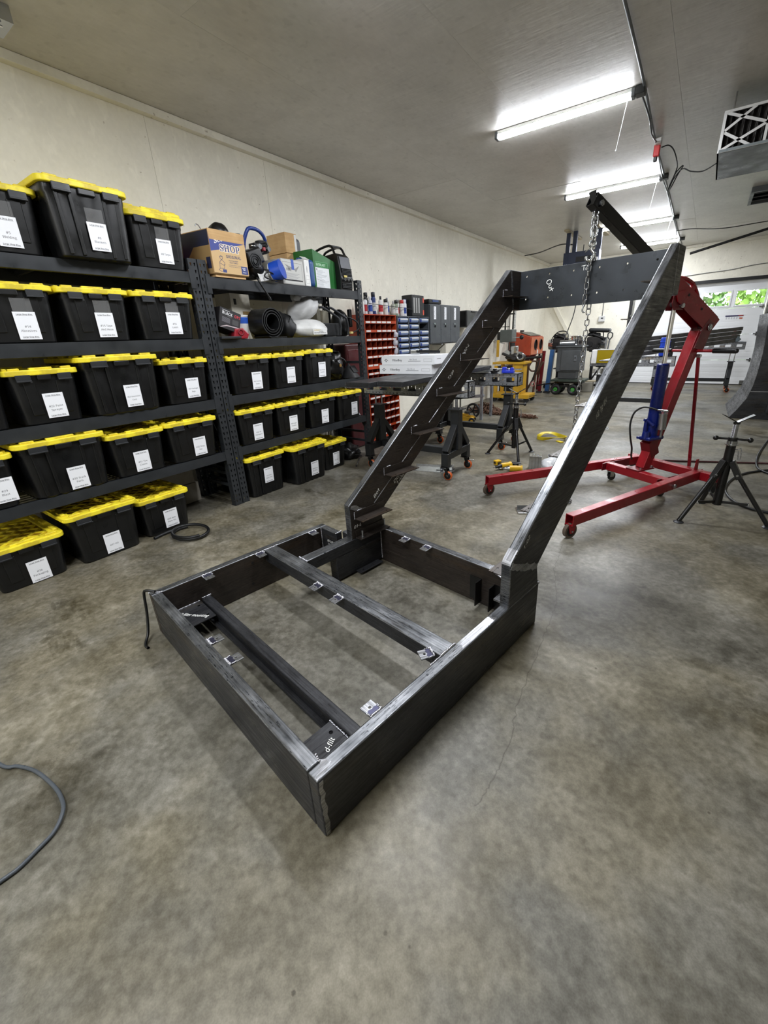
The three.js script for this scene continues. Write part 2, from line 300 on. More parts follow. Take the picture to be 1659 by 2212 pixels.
// ceiling tubes
const tubeGlow = std(0xffffff, 0.5, 0, { emissive: 0xf4f8ff, emissiveIntensity: LAMP_GLOW });
const lampNames = ['nearest the back wall', 'above and behind the camera', 'above the steel frame', 'first in view with the pull cord beside the conduit', 'second in view behind the hoist boom tip', 'third in view crossed by the hoist boom', 'farthest in view near the overhead door'];
LAMP_Z.forEach((z, i) => {
  const t = thing('tube_light', 'white strip light on the ceiling, ' + lampNames[i], 'ceiling light', [(LAMP_X[0] + LAMP_X[1]) / 2, CY, z], 0, 'row of ceiling strip lights');
  const L = LAMP_X[1] - LAMP_X[0];
  part(t, 'housing', [rbox(L, 0.03, 0.07, 0.006, 0, -0.016, 0)], whiteP);
  const dif = [[-0.034, -0.03], [-0.034, -0.045], [-0.026, -0.062], [0, -0.068], [0.026, -0.062], [0.034, -0.045], [0.034, -0.03]];
  part(t, 'diffuser', ext(shp(dif), L - 0.05, 0, 0, 0, 0, 0, PI / 2, 0), tubeGlow);
  for (const s of [-1, 1]) part(t, 'end_cap', rbox(0.03, 0.062, 0.076, 0.006, s * (L / 2 - 0.008), -0.034, 0), greyP);
  if (i > 2) part(t, 'junction_box', rbox(0.07, 0.06, 0.09, 0.004, L / 2 + 0.045, -0.03, 0), charcoal);
  if (i > 2) part(t, 'pull_cord', [rod([L / 2 - 0.04, -0.06, 0.03], [L / 2 - 0.085, -0.42, 0.05], 0.0025, 6), sph(0.006, L / 2 - 0.085, -0.42, 0.05, 8)], whiteP);
  const a = new THREE.RectAreaLight(0xf6f9ff, LAMP_POWER, L - 0.04, 0.07); a.position.set(0, -0.074, 0); a.rotation.x = -PI / 2; t.add(a);
});

// ---------- the welded steel frame (local x along the right rail, y up, z toward the right) ----------
// a row of flattened blobs like a stick-weld bead
function weld(a, b, r = 0.005, step = 0.007) {
  a = vv(a); b = vv(b); const n = Math.max(2, Math.round(a.distanceTo(b) / step)), out = [];
  for (let i = 0; i <= n; i++) { const p = a.clone().lerp(b, i / n); out.push(T(uvm(new THREE.SphereGeometry(r * rr(0.85, 1.25), 7, 5)), p.x + rr(-1, 1) * r * 0.2, p.y + rr(-1, 1) * r * 0.2, p.z + rr(-1, 1) * r * 0.2)); }
  return out;
}
const beads = (par, list) => list.forEach((w) => part(par, 'weld_bead', w, weldMat));
const frame = thing('welded_frame', 'dark bare steel frame of rectangular tube with two tall leaning uprights and top plate', 'steel frame', [-0.7116, 0, -0.5144], PI / 2 - 0.1584);
const FH = 0.252, FT = 0.05;
{
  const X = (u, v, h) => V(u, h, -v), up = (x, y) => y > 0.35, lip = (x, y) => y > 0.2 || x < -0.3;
  // a tube of height hh and width t between two points given at its mid-height
  const rail = (u0, v0, u1, v1, h0 = 0, h1 = FH, t = FT) => bar(X(u0, v0, (h0 + h1) / 2), X(u1, v1, (h0 + h1) / 2), h1 - h0, t, 0.007);
  splitPart(frame, 'rail', rail(0, FT / 2, 1.392, FT / 2), steel, up, 'right side rail with brighter top');
  splitPart(frame, 'rail', rail(FT / 2, FT + 0.001, FT / 2, 1.463 - 0.001), steel, up, 'front rail');
  splitPart(frame, 'rail', rail(0, 1.488, 1.13, 1.488), steelBrown, up, 'left side rail with brown mill scale');
  splitPart(frame, 'rail', rail(1.105, 1.462, 1.105, 1.291), steel, up, 'short rail of the rear notch');
  splitPart(frame, 'rail', rail(1.131, 1.265, 1.392, 1.265), steel, up);
  splitPart(frame, 'rail', rail(1.367, 1.24, 1.367, 0.051), steelBrown, up, 'rear rail with brown mill scale');
  splitPart(frame, 'crossmember', rail(0.69, 0.051, 0.69, 1.462, 0.175, FH, 0.09), steel, up, 'upper crossmember');
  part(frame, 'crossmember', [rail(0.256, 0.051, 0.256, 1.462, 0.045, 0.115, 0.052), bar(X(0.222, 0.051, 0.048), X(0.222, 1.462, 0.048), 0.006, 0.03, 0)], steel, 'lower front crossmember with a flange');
  splitPart(frame, 'inner_rail', [rail(0.736, 1.17, 1.341, 1.17, 0.175, FH, 0.077), rail(0.95, 1.17, 1.341, 1.17, 0.012, 0.176, 0.074)], steel, up);
  // uprights: knee, leaning beam, short vertical head
  const upr = (v, du, hTop) => {
    const s = shp([[1.087, FH], [1.087, 0.487], [2.955 + du, hTop], [3.15 + du, hTop], [3.15 + du, hTop - 0.292], [3.02 + du, hTop - 0.292], [1.36, 0.365], [1.383, FH]]);
    return ext(s, FT, 0.006, 0, 0, -v);
  };
  const up1 = splitPart(frame, 'upright', upr(0.026, 0.05, 1.947), steel, lip, 'right leaning upright');
  const up2 = splitPart(frame, 'upright', upr(1.158, -0.035, 1.93), steelBrown, lip, 'left leaning upright with angle brackets');
  // miter welds ground flat: ragged lighter bands on the knee and the head
  const ragged = (a, b, w, v, side, n = 13) => {
    const d = [b[0] - a[0], b[1] - a[1]], L = Math.hypot(...d), nx = -d[1] / L, ny = d[0] / L, top = [], bot = [];
    for (let i = 0; i <= n; i++) { const t = i / n, p = [a[0] + d[0] * t, a[1] + d[1] * t]; const k = w * rr(0.45, 1.1), m = w * rr(0.45, 1.1); top.push([p[0] + nx * k, p[1] + ny * k]); bot.unshift([p[0] - nx * m, p[1] - ny * m]); }
    return ext(shp(top.concat(bot)), 0.0012, 0, 0, 0, -v + side * 0.0004);
  };
  part(up1, 'ground_weld', ragged([1.09, 0.475], [1.352, 0.365], 0.022, 0, 1), bare);
  part(up1, 'ground_weld', ragged([3.015, 1.935], [3.06, 1.66], 0.005, 0, 1), bare);
  part(up2, 'ground_weld', [ragged([1.1, 0.475], [1.345, 0.37], 0.018, 1.133, 1), ragged([2.93, 1.92], [2.985, 1.645], 0.012, 1.133, 1)], bare);
  part(up2, 'thin_strip', [bar(X(1.3, 1.1325, 0.445), X(2.9, 1.1325, 1.66), 0.006, 0.004, 0.0015)], bare, 'bright line along the inner face');  // thin raised strip of bright steel along the inner face
  part(up1, 'corner_cap', ext(shp([[1.083, 0.482], [1.095, 0.499], [1.145, 0.537], [1.148, 0.531], [1.098, 0.492], [1.089, 0.48]]), 0.047, 0.001, 0, 0, -0.026), bare);
  // angle brackets up the inner faces, level, 0.26 long
  const ang = (v, side, i) => {
    const u0 = 1.123 + 0.2812 * i, h0 = 0.388 + 0.2236 * i, g = [box(0.26, 0.05, 0.005, u0 + 0.13, h0 + 0.025, -v + side * 0.0035)];
    const s = shp([[0, 0], [0.26, 0], [0.26, 0.082], [0, 0.082]]); for (const q of [0.045, 0.225]) s.holes.push(circ(0.006, q, 0.06));
    g.push(ext(s, 0.005, 0, u0, h0 + 0.0025, -v + side * 0.004, side > 0 ? PI / 2 : -PI / 2, 0, 0)); return g;
  };
  for (let i = 0; i < 7; i++) for (const [v, side, U] of [[1.133, 1, up2], [0.051, -1, up1]]) {
    const a = part(U, 'angle_bracket', ang(v, side, i), steelBrown), u0 = 1.123 + 0.2812 * i, h0 = 0.388 + 0.2236 * i;
    beads(U, [weld([u0 - 0.001, h0 + 0.002, -v + side * 0.004], [u0 - 0.001, h0 + 0.048, -v + side * 0.004], 0.0028, 0.005), weld([u0 + 0.03, h0 + 0.051, -v + side * 0.002], [u0 + 0.06, h0 + 0.051, -v + side * 0.002], 0.004)]);
  }
  part(up2, 'angle_bracket', [box(0.26, 0.05, 0.005, 1.25, 0.282, -1.133 + 0.0035), box(0.26, 0.005, 0.055, 1.25, 0.259, -1.133 + 0.03)], steelBrown);
  part(up2, 'bolt', [cyl(0.006, 0.006, 0.05, 1.15, 0.285, -1.098, 0, 0, 0, 10), cyl(0.011, 0.011, 0.009, 1.15, 0.266, -1.098, 0, 0, 0, 6), cyl(0.005, 0.005, 0.04, 1.36, 0.29, -1.11, 0, 0, 0, 8)], zinc);
  // wide plate across the top, drilled right through
  const pl = shp([[0.0515, 1.645], [1.1325, 1.637], [1.1325, 1.925], [0.0515, 1.942]]);
  for (let i = 0; i < 6; i++) { pl.holes.push(circ(0.0075, 0.147 + i * 0.187, 1.886)); if (i) pl.holes.push(circ(0.0075, 0.147 + i * 0.187, 1.717)); }
  const th = Math.atan2(0.07, 1.08);
  const plate = part(frame, 'top_plate', ext(pl, 0.012, 0.001, 0, 0, 0, 0, 0, 0, 3), paint(0x33373c, 0.4, 0.55), 'wide drilled plate joining the upright heads');
  plate.rotation.y = PI / 2 + th; plate.position.set(3.158, 0, 0);
  // chalk marks
  const chalkTex = ctex(1024, 512, (c) => {
    c.clearRect(0, 0, 1024, 512); c.strokeStyle = c.fillStyle = 'rgba(235,235,230,0.92)'; c.lineWidth = 9; c.lineCap = 'round'; c.lineJoin = 'round';
    const st = (pts) => { c.beginPath(); pts.forEach((p, i) => (i ? c.lineTo(...p) : c.moveTo(...p))); c.stroke(); };
    c.beginPath(); c.ellipse(60, 90, 34, 46, 0.2, 0, 7); c.stroke(); st([[118, 78], [118, 120], [140, 132], [160, 118], [162, 80]]); st([[196, 60], [196, 138]]); st([[172, 96], [228, 92]]);   // Out
    c.lineWidth = 7; st([[290, 50], [370, 44]]); st([[330, 48], [332, 130]]); c.beginPath(); c.ellipse(386, 108, 18, 22, 0, 0, 7); c.stroke();   // To
    c.font = 'italic 62px sans-serif'; c.fillText('Bot', 460, 110); c.fillText('01-L', 600, 110); c.fillText('Door', 770, 90); c.fillText('1-02', 780, 150);
    c.fillText('1-02', 40, 250); c.fillText('Typ', 200, 250); c.fillText('02-L', 330, 250); c.font = 'italic 54px sans-serif'; c.fillText('#7-filter mounting', 40, 380); c.fillText('d-filt', 560, 380); c.fillText('28 5/8', 720, 330); c.fillText('bottom', 740, 390);
  });
  const chalkM = std(0xffffff, 0.9, 0, { map: chalkTex, transparent: true, alphaTest: 0.02 });
  const A = (x0, y0, x1, y1) => [x0 / 1024, y0 / 512, x1 / 1024, y1 / 512];
  const mk = (w, h, r, p, rot, par = frame) => { const m = part(par, 'chalk_mark', card(w, h, r), chalkM); m.position.copy(p); m.rotation.set(...rot); m.castShadow = false; };
  const Rp = [0, PI / 2 + th, 0];
  const front = (v, h) => V(3.158 - 0.0075 - v * Math.sin(th), h, -v);
  const mkp = (w, h, r, v, hh, roll) => { const m = part(frame, 'chalk_mark', card(w, h, r), chalkM); m.position.copy(front(v, hh)); m.rotation.set(0, -PI / 2 + th, roll, 'YXZ'); };
  mkp(0.105, 0.05, A(10, 30, 245, 150), 0.875, 1.80, -1.1); mkp(0.06, 0.045, A(270, 30, 420, 150), 0.625, 1.893, 0);
  const inn = (w, h, r, u, hh, roll) => mk(w, h, r, V(u, hh, -1.1318), [0, 0, roll]);
  inn(0.09, 0.04, A(450, 50, 570, 130), 1.325, 0.505, 0.75); inn(0.08, 0.035, A(590, 50, 740, 130), 1.145, 0.335, 0.1); inn(0.14, 0.07, A(760, 30, 930, 165), 1.545, 0.56, 0.72); inn(0.11, 0.035, A(190, 190, 310, 270), 2.13, 1.19, 0.75); inn(0.12, 0.035, A(320, 190, 480, 270), 2.33, 1.37, 0.75);
  mk(0.09, 0.03, A(30, 190, 180, 270), V(1.22, 0.55, 0.0012), [0, 0, 0.75]); mk(0.17, 0.06, A(30, 190, 480, 270), V(1.98, 1.06, 0.0012), [0, 0, 0.6]);
  mk(0.2, 0.035, A(30, 330, 530, 400), V(0.14, 0.1075, -1.345), [-PI / 2, 0, -0.95]); mk(0.08, 0.035, A(550, 330, 710, 400), V(0.165, 0.1075, -0.175), [-PI / 2, 0, 0.5]);
  mk(0.09, 0.05, A(710, 280, 920, 400), V(1.0795, 0.16, -1.36), [0, -PI / 2, 0]);
  // mounting tabs: small bright plates with a hole
  const tab = (u, v, du, dv, rot, name) => {
    const s = rrect(0.058, 0.052, 0.002); s.holes.push(circ(0.0055, 0.006, 0));
    const t = part(frame, 'tab', ext(s, 0.005, 0.0006, 0, 0, 0, -PI / 2, 0, 0), bare); t.position.set(u, FH - 0.0075, -v); t.rotation.y = rot;
    beads(t, [weld([-0.028, 0.005, -0.024], [-0.028, 0.005, 0.024], 0.0055, 0.006), weld([-0.02, 0.004, 0.024], [-0.005, 0.004, 0.026], 0.004), weld([-0.02, 0.004, -0.024], [-0.008, 0.004, -0.026], 0.004)]);
    part(t, 'heat_stain', ext(shp([[-0.026, -0.025], [-0.008, -0.025], [-0.002, -0.012], [-0.006, 0], [0, 0.012], [-0.008, 0.025], [-0.026, 0.025]]), 0.0008, 0, 0, 0.003, 0, -PI / 2, 0, 0), blueHeat);
  };
  tab(0.079, 0.87, 0, 0, 0); tab(0.079, 0.69, 0, 0, 0); tab(0.617, 0.872, 0, 0, PI); tab(0.617, 0.698, 0, 0, PI); tab(0.617, 0.108, 0, 0, PI - 0.5); tab(0.285, 0.079, 0, 0, PI / 2); tab(1.313, 0.881, 0, 0, PI); tab(1.313, 0.701, 0, 0, PI);
  tab(0.285, 1.434, 0, 0, -PI / 2); tab(0.61, 1.434, 0, 0, -PI / 2); tab(1.0, 1.434, 0, 0, -PI / 2);
  // corner plates between the front rail and the lower crossmember
  for (const [v0, v1] of [[1.255, 1.462], [0.051, 0.255]]) {
    const s = shp([[0.05, v0], [0.222, v0], [0.222, v1], [0.05, v1]]), m = (v0 + v1) / 2; for (const q of [m - 0.06, m + 0.06]) s.holes.push(circ(0.008, 0.195, q));
    const g = part(frame, 'corner_plate', ext(s, 0.006, 0.0005, 0, 0.103, 0, -PI / 2, 0, 0), steel);
    part(g, 'weld_bead', v0 > 1 ? weld([0.06, 0.107, -v1], [0.215, 0.107, -v1], 0.004, 0.006) : weld([0.222, 0.107, -v0 - 0.02], [0.222, 0.107, -v1], 0.004, 0.006), weldMat);
  }
  // vertical angle brackets and gusset at the rear rail
  part(frame, 'angle_bracket', [box(0.005, 0.15, 0.075, 1.339, 0.095, -0.35), box(0.06, 0.15, 0.005, 1.31, 0.095, -0.314)], blackPaint);
  part(frame, 'angle_bracket', [box(0.005, 0.15, 0.06, 1.339, 0.095, -0.195), box(0.06, 0.15, 0.005, 1.31, 0.095, -0.226)], blackPaint);
  part(frame, 'gusset', ext(shp([[1.385, 0.052], [1.385, 0.265], [1.335, 0.265], [1.25, 0.052]]), 0.006, 0.0005, 0, FH + 0.004, 0, -PI / 2, 0, 0), bare);
  part(frame, 'bolt', [cyl(0.009, 0.009, 0.05, 1.28, 0.17, -0.13, 0, 0, 0, 10), cyl(0.016, 0.016, 0.012, 1.28, 0.19, -0.13, 0, 0, 0, 6), box(0.09, 0.01, 0.12, 1.29, 0.145, -0.115)], bare);
  for (const u of [0.9, 1.2]) { const s = rrect(u < 1 ? 0.09 : 0.2, 0.05, 0.002); s.holes.push(circ(0.007, 0.025, 0)); if (u > 1) s.holes.push(circ(0.007, -0.06, 0)); part(frame, 'foot_tab', ext(s, 0.006, 0.0005, u, 0.02, -1.107 - (u < 1 ? 0.05 : 0), -PI / 2, 0, 0), steel); }
  // welds and ground patches
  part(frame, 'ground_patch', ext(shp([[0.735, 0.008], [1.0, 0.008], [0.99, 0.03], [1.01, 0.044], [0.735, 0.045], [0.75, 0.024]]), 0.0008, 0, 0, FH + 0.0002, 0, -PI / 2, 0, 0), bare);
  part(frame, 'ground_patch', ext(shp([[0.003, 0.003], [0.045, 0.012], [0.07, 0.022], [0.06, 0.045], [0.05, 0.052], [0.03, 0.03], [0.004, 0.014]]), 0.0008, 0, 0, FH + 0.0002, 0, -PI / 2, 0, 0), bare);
  beads(frame, [weld([0.046, FH, -0.052], [0.05, FH, -0.075], 0.004), weld([0.735, FH, -0.05], [0.645, FH, -0.05], 0.006), weld([0.64, FH - 0.002, -0.05], [0.58, FH - 0.002, -0.05], 0.004, 0.006), weld([0.74, FH, -1.13], [0.74, FH, -1.21], 0.005), weld([0.64, FH, -1.462], [0.74, FH, -1.462], 0.005), weld([1.081, FH, -1.293], [1.13, FH, -1.3], 0.005), weld([1.082, 0.02, -1.462], [1.082, FH - 0.01, -1.462], 0.004, 0.006), weld([1.341, 0.02, -1.132], [1.341, FH - 0.01, -1.132], 0.004, 0.006), weld([1.341, FH + 0.001, -1.08], [1.341, FH + 0.001, -1.02], 0.004), weld([0.0, FH, -1.5], [0.05, FH, -1.463], 0.005), weld([0.235, 0.116, -1.462], [0.28, 0.116, -1.462], 0.005, 0.005), weld([1.384, FH, 0], [1.39, FH + 0.006, -0.01], 0.006)]);
  part(frame, 'ground_weld', ext((() => { const a = [], b = []; for (let i = 0; i <= 16; i++) { const t = i / 16; a.push([0.004 + rr(-0.002, 0.002), 0.004 + t * 0.24]); b.unshift([0.019 + rr(-0.004, 0.004), 0.004 + t * 0.24]); } return shp(a.concat(b)); })(), 0.001, 0, 0, 0, 0.0004), bare, 'ground weld down the front corner');
  part(frame, 'bolt_hole', [cyl(0.009, 0.009, 0.003, 0.06, 0.2, -1.4627, PI / 2, 0, 0, 14), cyl(0.009, 0.009, 0.003, 0.56, 0.2, -1.4627, PI / 2, 0, 0, 14), cyl(0.009, 0.009, 0.003, 0.54, 0.06, -1.4627, PI / 2, 0, 0, 14)], blackM);
}
{ // rubber strap hanging over the corner
  const s = solo('rubber_strap', [hose([[-2.165, 0.262, -0.77], [-2.2, 0.268, -0.748], [-2.222, 0.25, -0.738], [-2.22, 0.13, -0.722], [-2.19, 0.04, -0.69], [-2.15, 0.008, -0.65], [-2.11, 0.008, -0.645]], 0.007, 40, 8)], blackPlastic, 'black rubber strap hanging from the far left front corner of the steel frame', 'strap');
}

// ---------- steel shelving ----------
const SXF = -3.494, SXB = -4.104;   // front and back of the shelving
const teardrop = (x, y, m) => { const p = new THREE.Path(); p.moveTo(x - m * 0.008, y + 0.012); p.lineTo(x + m * 0.007, y + 0.012); p.lineTo(x + m * 0.0035, y - 0.014); p.lineTo(x - m * 0.0005, y - 0.012); p.closePath(); return p; };
// a slotted post of channel section, its slotted face toward +x; local origin at its foot, centre of the face
const postFace = (() => { const s = shp([[-0.0365, 0], [0.0365, 0], [0.0365, 2.118], [-0.0365, 2.118]]); for (let i = 0; i < 41; i++) { const y = 0.045 + i * 0.0508; s.holes.push(teardrop(-0.017, y, 1), teardrop(0.017, y, -1)); } return ext(s, 0.003, 0, 0, 0, 0, 0, 0, 0, 1); })();
const postSide = (() => { const s = shp([[-0.03, 0], [0.03, 0], [0.03, 2.118], [-0.03, 2.118]]); for (let i = 0; i < 41; i++) s.holes.push(teardrop(0.012, 0.045 + i * 0.0508, 1)); return ext(s, 0.003, 0, 0, 0, 0, 0, 0, 0, 1); })();
const shelfM = paint(0x313437, 0.42, 0.2), wireM = std(0x3a3c40, 0.4, 0.6);
const postGeo = mergeGeometries([T(postFace.clone(), -0.0015, 0, 0, 0, PI / 2, 0), T(postSide.clone(), -0.033, 0, 0.0365), T(postSide.clone(), -0.033, 0, -0.0365), box(0.07, 0.004, 0.085, -0.035, 0.002, 0)].map(clean));
const postBack = T(postGeo.clone(), 0, 0, 0, 0, PI, 0);
function shelfUnit(label, zn, zf, tops, hts) {
  const t = thing('shelving_unit', label, 'shelving', [SXF, 0, (zn + zf) / 2], 0), L = zn - zf, D = SXF - SXB;
  for (const s of [1, -1]) {
    mesh(t, 'post', postGeo, shelfM, 0, 0, s * (L / 2 - 0.0375)); mesh(t, 'post', postBack, shelfM, -D, 0, s * (L / 2 - 0.0375));
    for (const y of [0.19, 0.31, 1.2, 2.0]) part(t, 'side_brace', bar([-0.04, y, s * (L / 2 - 0.0375)], [-D + 0.04, y, s * (L / 2 - 0.0375)], 0.03, 0.02, 0.003), shelfM);
    part(t, 'side_brace', bar([-0.05, 0.35, s * (L / 2 - 0.0375)], [-D + 0.05, 1.15, s * (L / 2 - 0.0375)], 0.03, 0.02, 0.003), shelfM);
  }
  const bl = L - 0.155;
  tops.forEach((y, k) => {
    const h = hts[k], prof = shp([[0, 0], [0, -h], [-0.012, -h - 0.004], [-0.04, -h], [-0.04, -0.018], [-0.022, -0.018], [-0.022, 0]]), bx = [];
    const g = ext(prof, bl, 0, 0.004, y, 0);
    const f = part(t, 'beam', g, shelfM);
    for (const s of [1, -1]) part(f, 'end_plate', box(0.004, h + 0.06, 0.04, 0.005, y - h / 2 - 0.012, s * (bl / 2 + 0.012)), shelfM);
    part(t, 'beam', ext(prof, bl, 0, 0, 0, 0, 0, PI, 0).translate(-D - 0.004, y, 0), shelfM);
    const w = [];
    for (let i = 0; i <= 15; i++) w.push(box(D - 0.05, 0.006, 0.006, -D / 2, y - 0.012, -bl / 2 + 0.01 + i * (bl - 0.02) / 15));
    for (let i = 0; i <= 9; i++) w.push(box(0.006, 0.006, bl - 0.01, -0.035 - i * (D - 0.07) / 9, y - 0.017, 0));
    for (let i = 0; i < 3; i++) w.push(box(D - 0.04, 0.03, 0.02, -D / 2, y - 0.035, -bl / 2 + bl * (i + 0.5) / 3));
    part(t, 'wire_deck', w, wireM).userData.kind = 'stuff';
  });
  return t;
}
shelfUnit('dark grey steel shelving unit of black totes nearest the camera', -0.16, -2.214, [2.02, 1.52, 1.02, 0.54], [0.078, 0.083, 0.083, 0.077]);
shelfUnit('dark grey steel shelving unit carrying boxes, bags and smaller totes', -2.222, -4.297, [2.0, 1.51, 1.027, 0.545], [0.088, 0.076, 0.085, 0.078]);

// ---------- storage totes: black tub, yellow lid ----------
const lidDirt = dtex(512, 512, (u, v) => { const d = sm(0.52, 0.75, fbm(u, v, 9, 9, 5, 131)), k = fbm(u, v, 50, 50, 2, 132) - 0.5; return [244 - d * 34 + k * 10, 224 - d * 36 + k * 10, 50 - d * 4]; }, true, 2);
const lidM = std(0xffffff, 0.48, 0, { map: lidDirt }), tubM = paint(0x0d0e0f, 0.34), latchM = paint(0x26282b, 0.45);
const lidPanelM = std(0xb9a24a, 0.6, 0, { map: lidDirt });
// body cross-section: rounded rectangle, front face toward +x (depth along x, width along z)
function tubGeo(w, d, h, ribs) {
  const N = 15, rows = [[0, 0.86, 0], [0.03, 0.872, 0.004], [0.5, 0.93, 0], [0.86, 0.965, 0], [0.9, 0.985, 0], [1, 0.99, 0]], pos = [], idx = [];
  const ring = (k, y) => {
    const a = d / 2 * (0.5 + k / 2), b = w / 2 * k, r = 0.045, out = [];
    const seg = (cx, cz, a0) => { for (let i = 0; i <= 4; i++) { const t = a0 + i / 4 * PI / 2; out.push([cx + Math.cos(t) * r, y, cz + Math.sin(t) * r]); } };
    const edge = (p, q, nx, nz, n) => { for (let i = 1; i < n; i++) { const t = i / n; let o = 0; if (ribs && y < h * 0.88) o = (i % 2 ? 0.006 : -0.006) * (ribs > 1 ? 1 : 0); out.push([p[0] + (q[0] - p[0]) * t + nx * o, y, p[1] + (q[1] - p[1]) * t + nz * o]); } };
    seg(a - r, b - r, 0); edge([a - r, b], [-a + r, b], 0, 1, 14); seg(-a + r, b - r, PI / 2); edge([-a, b - r], [-a, -b + r], -1, 0, 10); seg(-a + r, -b + r, PI); edge([-a + r, -b], [a - r, -b], 0, -1, 14); seg(a - r, -b + r, PI * 1.5); edge([a, -b + r], [a, b - r], 1, 0, 10);
    return out;
  };
  const R = rows.map(([t, k]) => ring(k, t * h)), M = R[0].length;
  R.forEach((r) => r.forEach((p) => pos.push(...p)));
  for (let j = 0; j + 1 < R.length; j++) for (let i = 0; i < M; i++) { const a = j * M + i, b = j * M + (i + 1) % M, c = a + M, e = b + M; idx.push(a, c, b, b, c, e); }
  const c0 = pos.length / 3; pos.push(0, 0, 0); for (let i = 0; i < M; i++) idx.push(c0, i, (i + 1) % M);
  const g = new THREE.BufferGeometry(); g.setAttribute('position', new THREE.Float32BufferAttribute(pos, 3)); g.setIndex(idx); g.computeVertexNormals();
  const out = [uvm(g)], fx = (y) => d / 2 * (0.5 + (0.86 + 0.12 * y / h) / 2);
  if (ribs < 2) for (const s of [-1, 1]) {   // raised column panels on the front face
    const y0 = h * 0.2, y1 = h * 0.88, zc = s * w * 0.235; out.push(span(rbox(Math.hypot(y1 - y0, fx(y1) - fx(y0)), w * 0.16, 0.012, 0.005), [fx(y0) + 0.001, y0, zc * 0.95], [fx(y1) + 0.001, y1, zc], V(0, 0, 1)));
  } else for (const q of [-0.36, -0.2, 0.2, 0.36]) out.push(span(rbox(h * 0.86, 0.02, 0.014, 0.005), [fx(h * 0.04) + 0.002, h * 0.04, q * w * 0.94], [fx(h * 0.9) + 0.002, h * 0.9, q * w], V(0, 0, 1)));
  out.push(rbox(0.03, 0.035, w * 0.2, 0.006, fx(h * 0.94) + 0.006, h * 0.955, 0));
  return out;
}
function lidGeo(w, d) {
  const rim = rrect(d, w, 0.05); rim.holes.push(rrect(d - 0.15, w - 0.13, 0.035, 0, 0, THREE.Path));
  const out = [ext(rim, 0.034, 0.006, 0, 0.017, 0, -PI / 2, 0, 0), box(d - 0.14, 0.006, w - 0.12, 0, 0.014, 0)];
  const pad = (len, x, z, turn) => out.push(rbox(turn ? 0.026 : len, 0.014, turn ? len : 0.026, 0.005, x, 0.039, z));
  for (const s of [-1, 1]) { pad(w * 0.3, s * (d / 2 - 0.032), 0, true); for (const q of [-1, 1]) pad(w * 0.14, s * (d / 2 - 0.032), q * w * 0.34, true); for (const q of [-0.3, 0, 0.3]) pad(d * 0.17, q * d, s * (w / 2 - 0.03), false); }
  return out;
}
function lidRibs(w, d) {   // crossed ribs in the sunken panel
  const a = (d - 0.15) / 2, b = (w - 0.13) / 2, out = [], st = 0.105;
  for (const s of [1, -1]) for (let c = -a - b; c <= a + b; c += st) {   // lines x = c + s z
    let z0 = -b, z1 = b, f = (z) => c + s * z; const cl = (z, x) => [x, z];
    const zs = [z0, z1, (a - c) / s, (-a - c) / s].filter((z) => z >= -b - 1e-6 && z <= b + 1e-6 && Math.abs(f(z)) <= a + 1e-6).sort((p, q) => p - q);
    if (zs.length > 1 && zs[zs.length - 1] - zs[0] > 0.03) out.push(bar([f(zs[0]), 0.021, zs[0]], [f(zs[zs.length - 1]), 0.021, zs[zs.length - 1]], 0.012, 0.013, 0));
  }
  return out;
}
const protos = {};
function toteGeo(w, d, h, ribs) {
  const k = [w, d, h, ribs].join(); if (protos[k]) return protos[k];
  const M = (l) => { const q = l.flat(9).map(clean); return q.length > 1 ? mergeGeometries(q) : q[0]; };
  return (protos[k] = { tub: M(tubGeo(w - 0.035, d - 0.04, h - 0.036, ribs)), lid: M(lidGeo(w, d)), ribs: M(lidRibs(w, d)), panel: M([box(d - 0.155, 0.002, w - 0.135, 0, 0.0178, 0)]), latch: M([rbox(0.016, 0.04, w * 0.19, 0.004, 0, -0.014, 0), rbox(0.02, 0.01, w * 0.19, 0.003, 0.001, -0.033, 0)]) });
}
// printed labels, all on one sheet
const LT = [['#5', 'Welding'], ['#6', 'Blankets'], ['#8 Tarps'], ['#14', 'Abrasives'], ['#15 Tape', 'And Hose'], ['#16', 'Loom'], ['#22 Paint', 'Sprayer'], ['#23 Extension', 'Cord'], ['#24 Garbage', 'Bags'], ['#29', 'Blast'], ['#30 Truck', 'Parts'], ['#31 Tire', 'Chains'], ['#32 Shop', 'Vac'], ['#36', 'Packaging'], ['#37 Oil'], ['#38 Axle', 'Parts Etc'], ['#26 Cleaning', 'Towels'], ['#27 Straps'], ['#28 Heavy', 'Buckles'], ['#33 10', 'Hardware'], ['#34 Light', 'Harness'], ['#35 Light', 'Kits'], ['#35B', 'Tools'], ['#39 Paint', 'Repair Prep'], ['#40 Shop', 'Air Filter'], ['#41 DA']];
const labelTex = ctex(2048, 1900, (c) => {
  LT.forEach((t, i) => {
    const x = (i % 7) * 290, y = (i / 7 | 0) * 420; c.fillStyle = '#f4f5f8'; c.fillRect(x, y, 284, 414);
    c.fillStyle = '#2a2a2e'; c.textAlign = 'center'; c.font = 'bold 27px sans-serif';
    for (const yy of [48, 386]) { c.fillText('Large Shop Bins', x + 142, y + yy); c.fillRect(x + 36, y + yy + 5, 212, 3); }
    const fs = Math.max(...t.map((s) => s.length)) > 10 ? 36 : 46; c.font = fs + 'px sans-serif'; t.forEach((s, k) => c.fillText(s, x + 142, y + (t.length > 1 ? 236 : 270) + k * 62));
  });
});
const labelM = std(0xffffff, 0.4, 0, { map: labelTex }), tapeM = new THREE.MeshPhysicalMaterial({ color: 0xffffff, roughness: 0.08, transmission: 0.9, thickness: 0 });
const rowName = { 2.02: 'on the top shelf', 1.52: 'on the second shelf', 1.02: 'on the third shelf', 0.54: 'on the fourth shelf', 0: 'on the floor' };
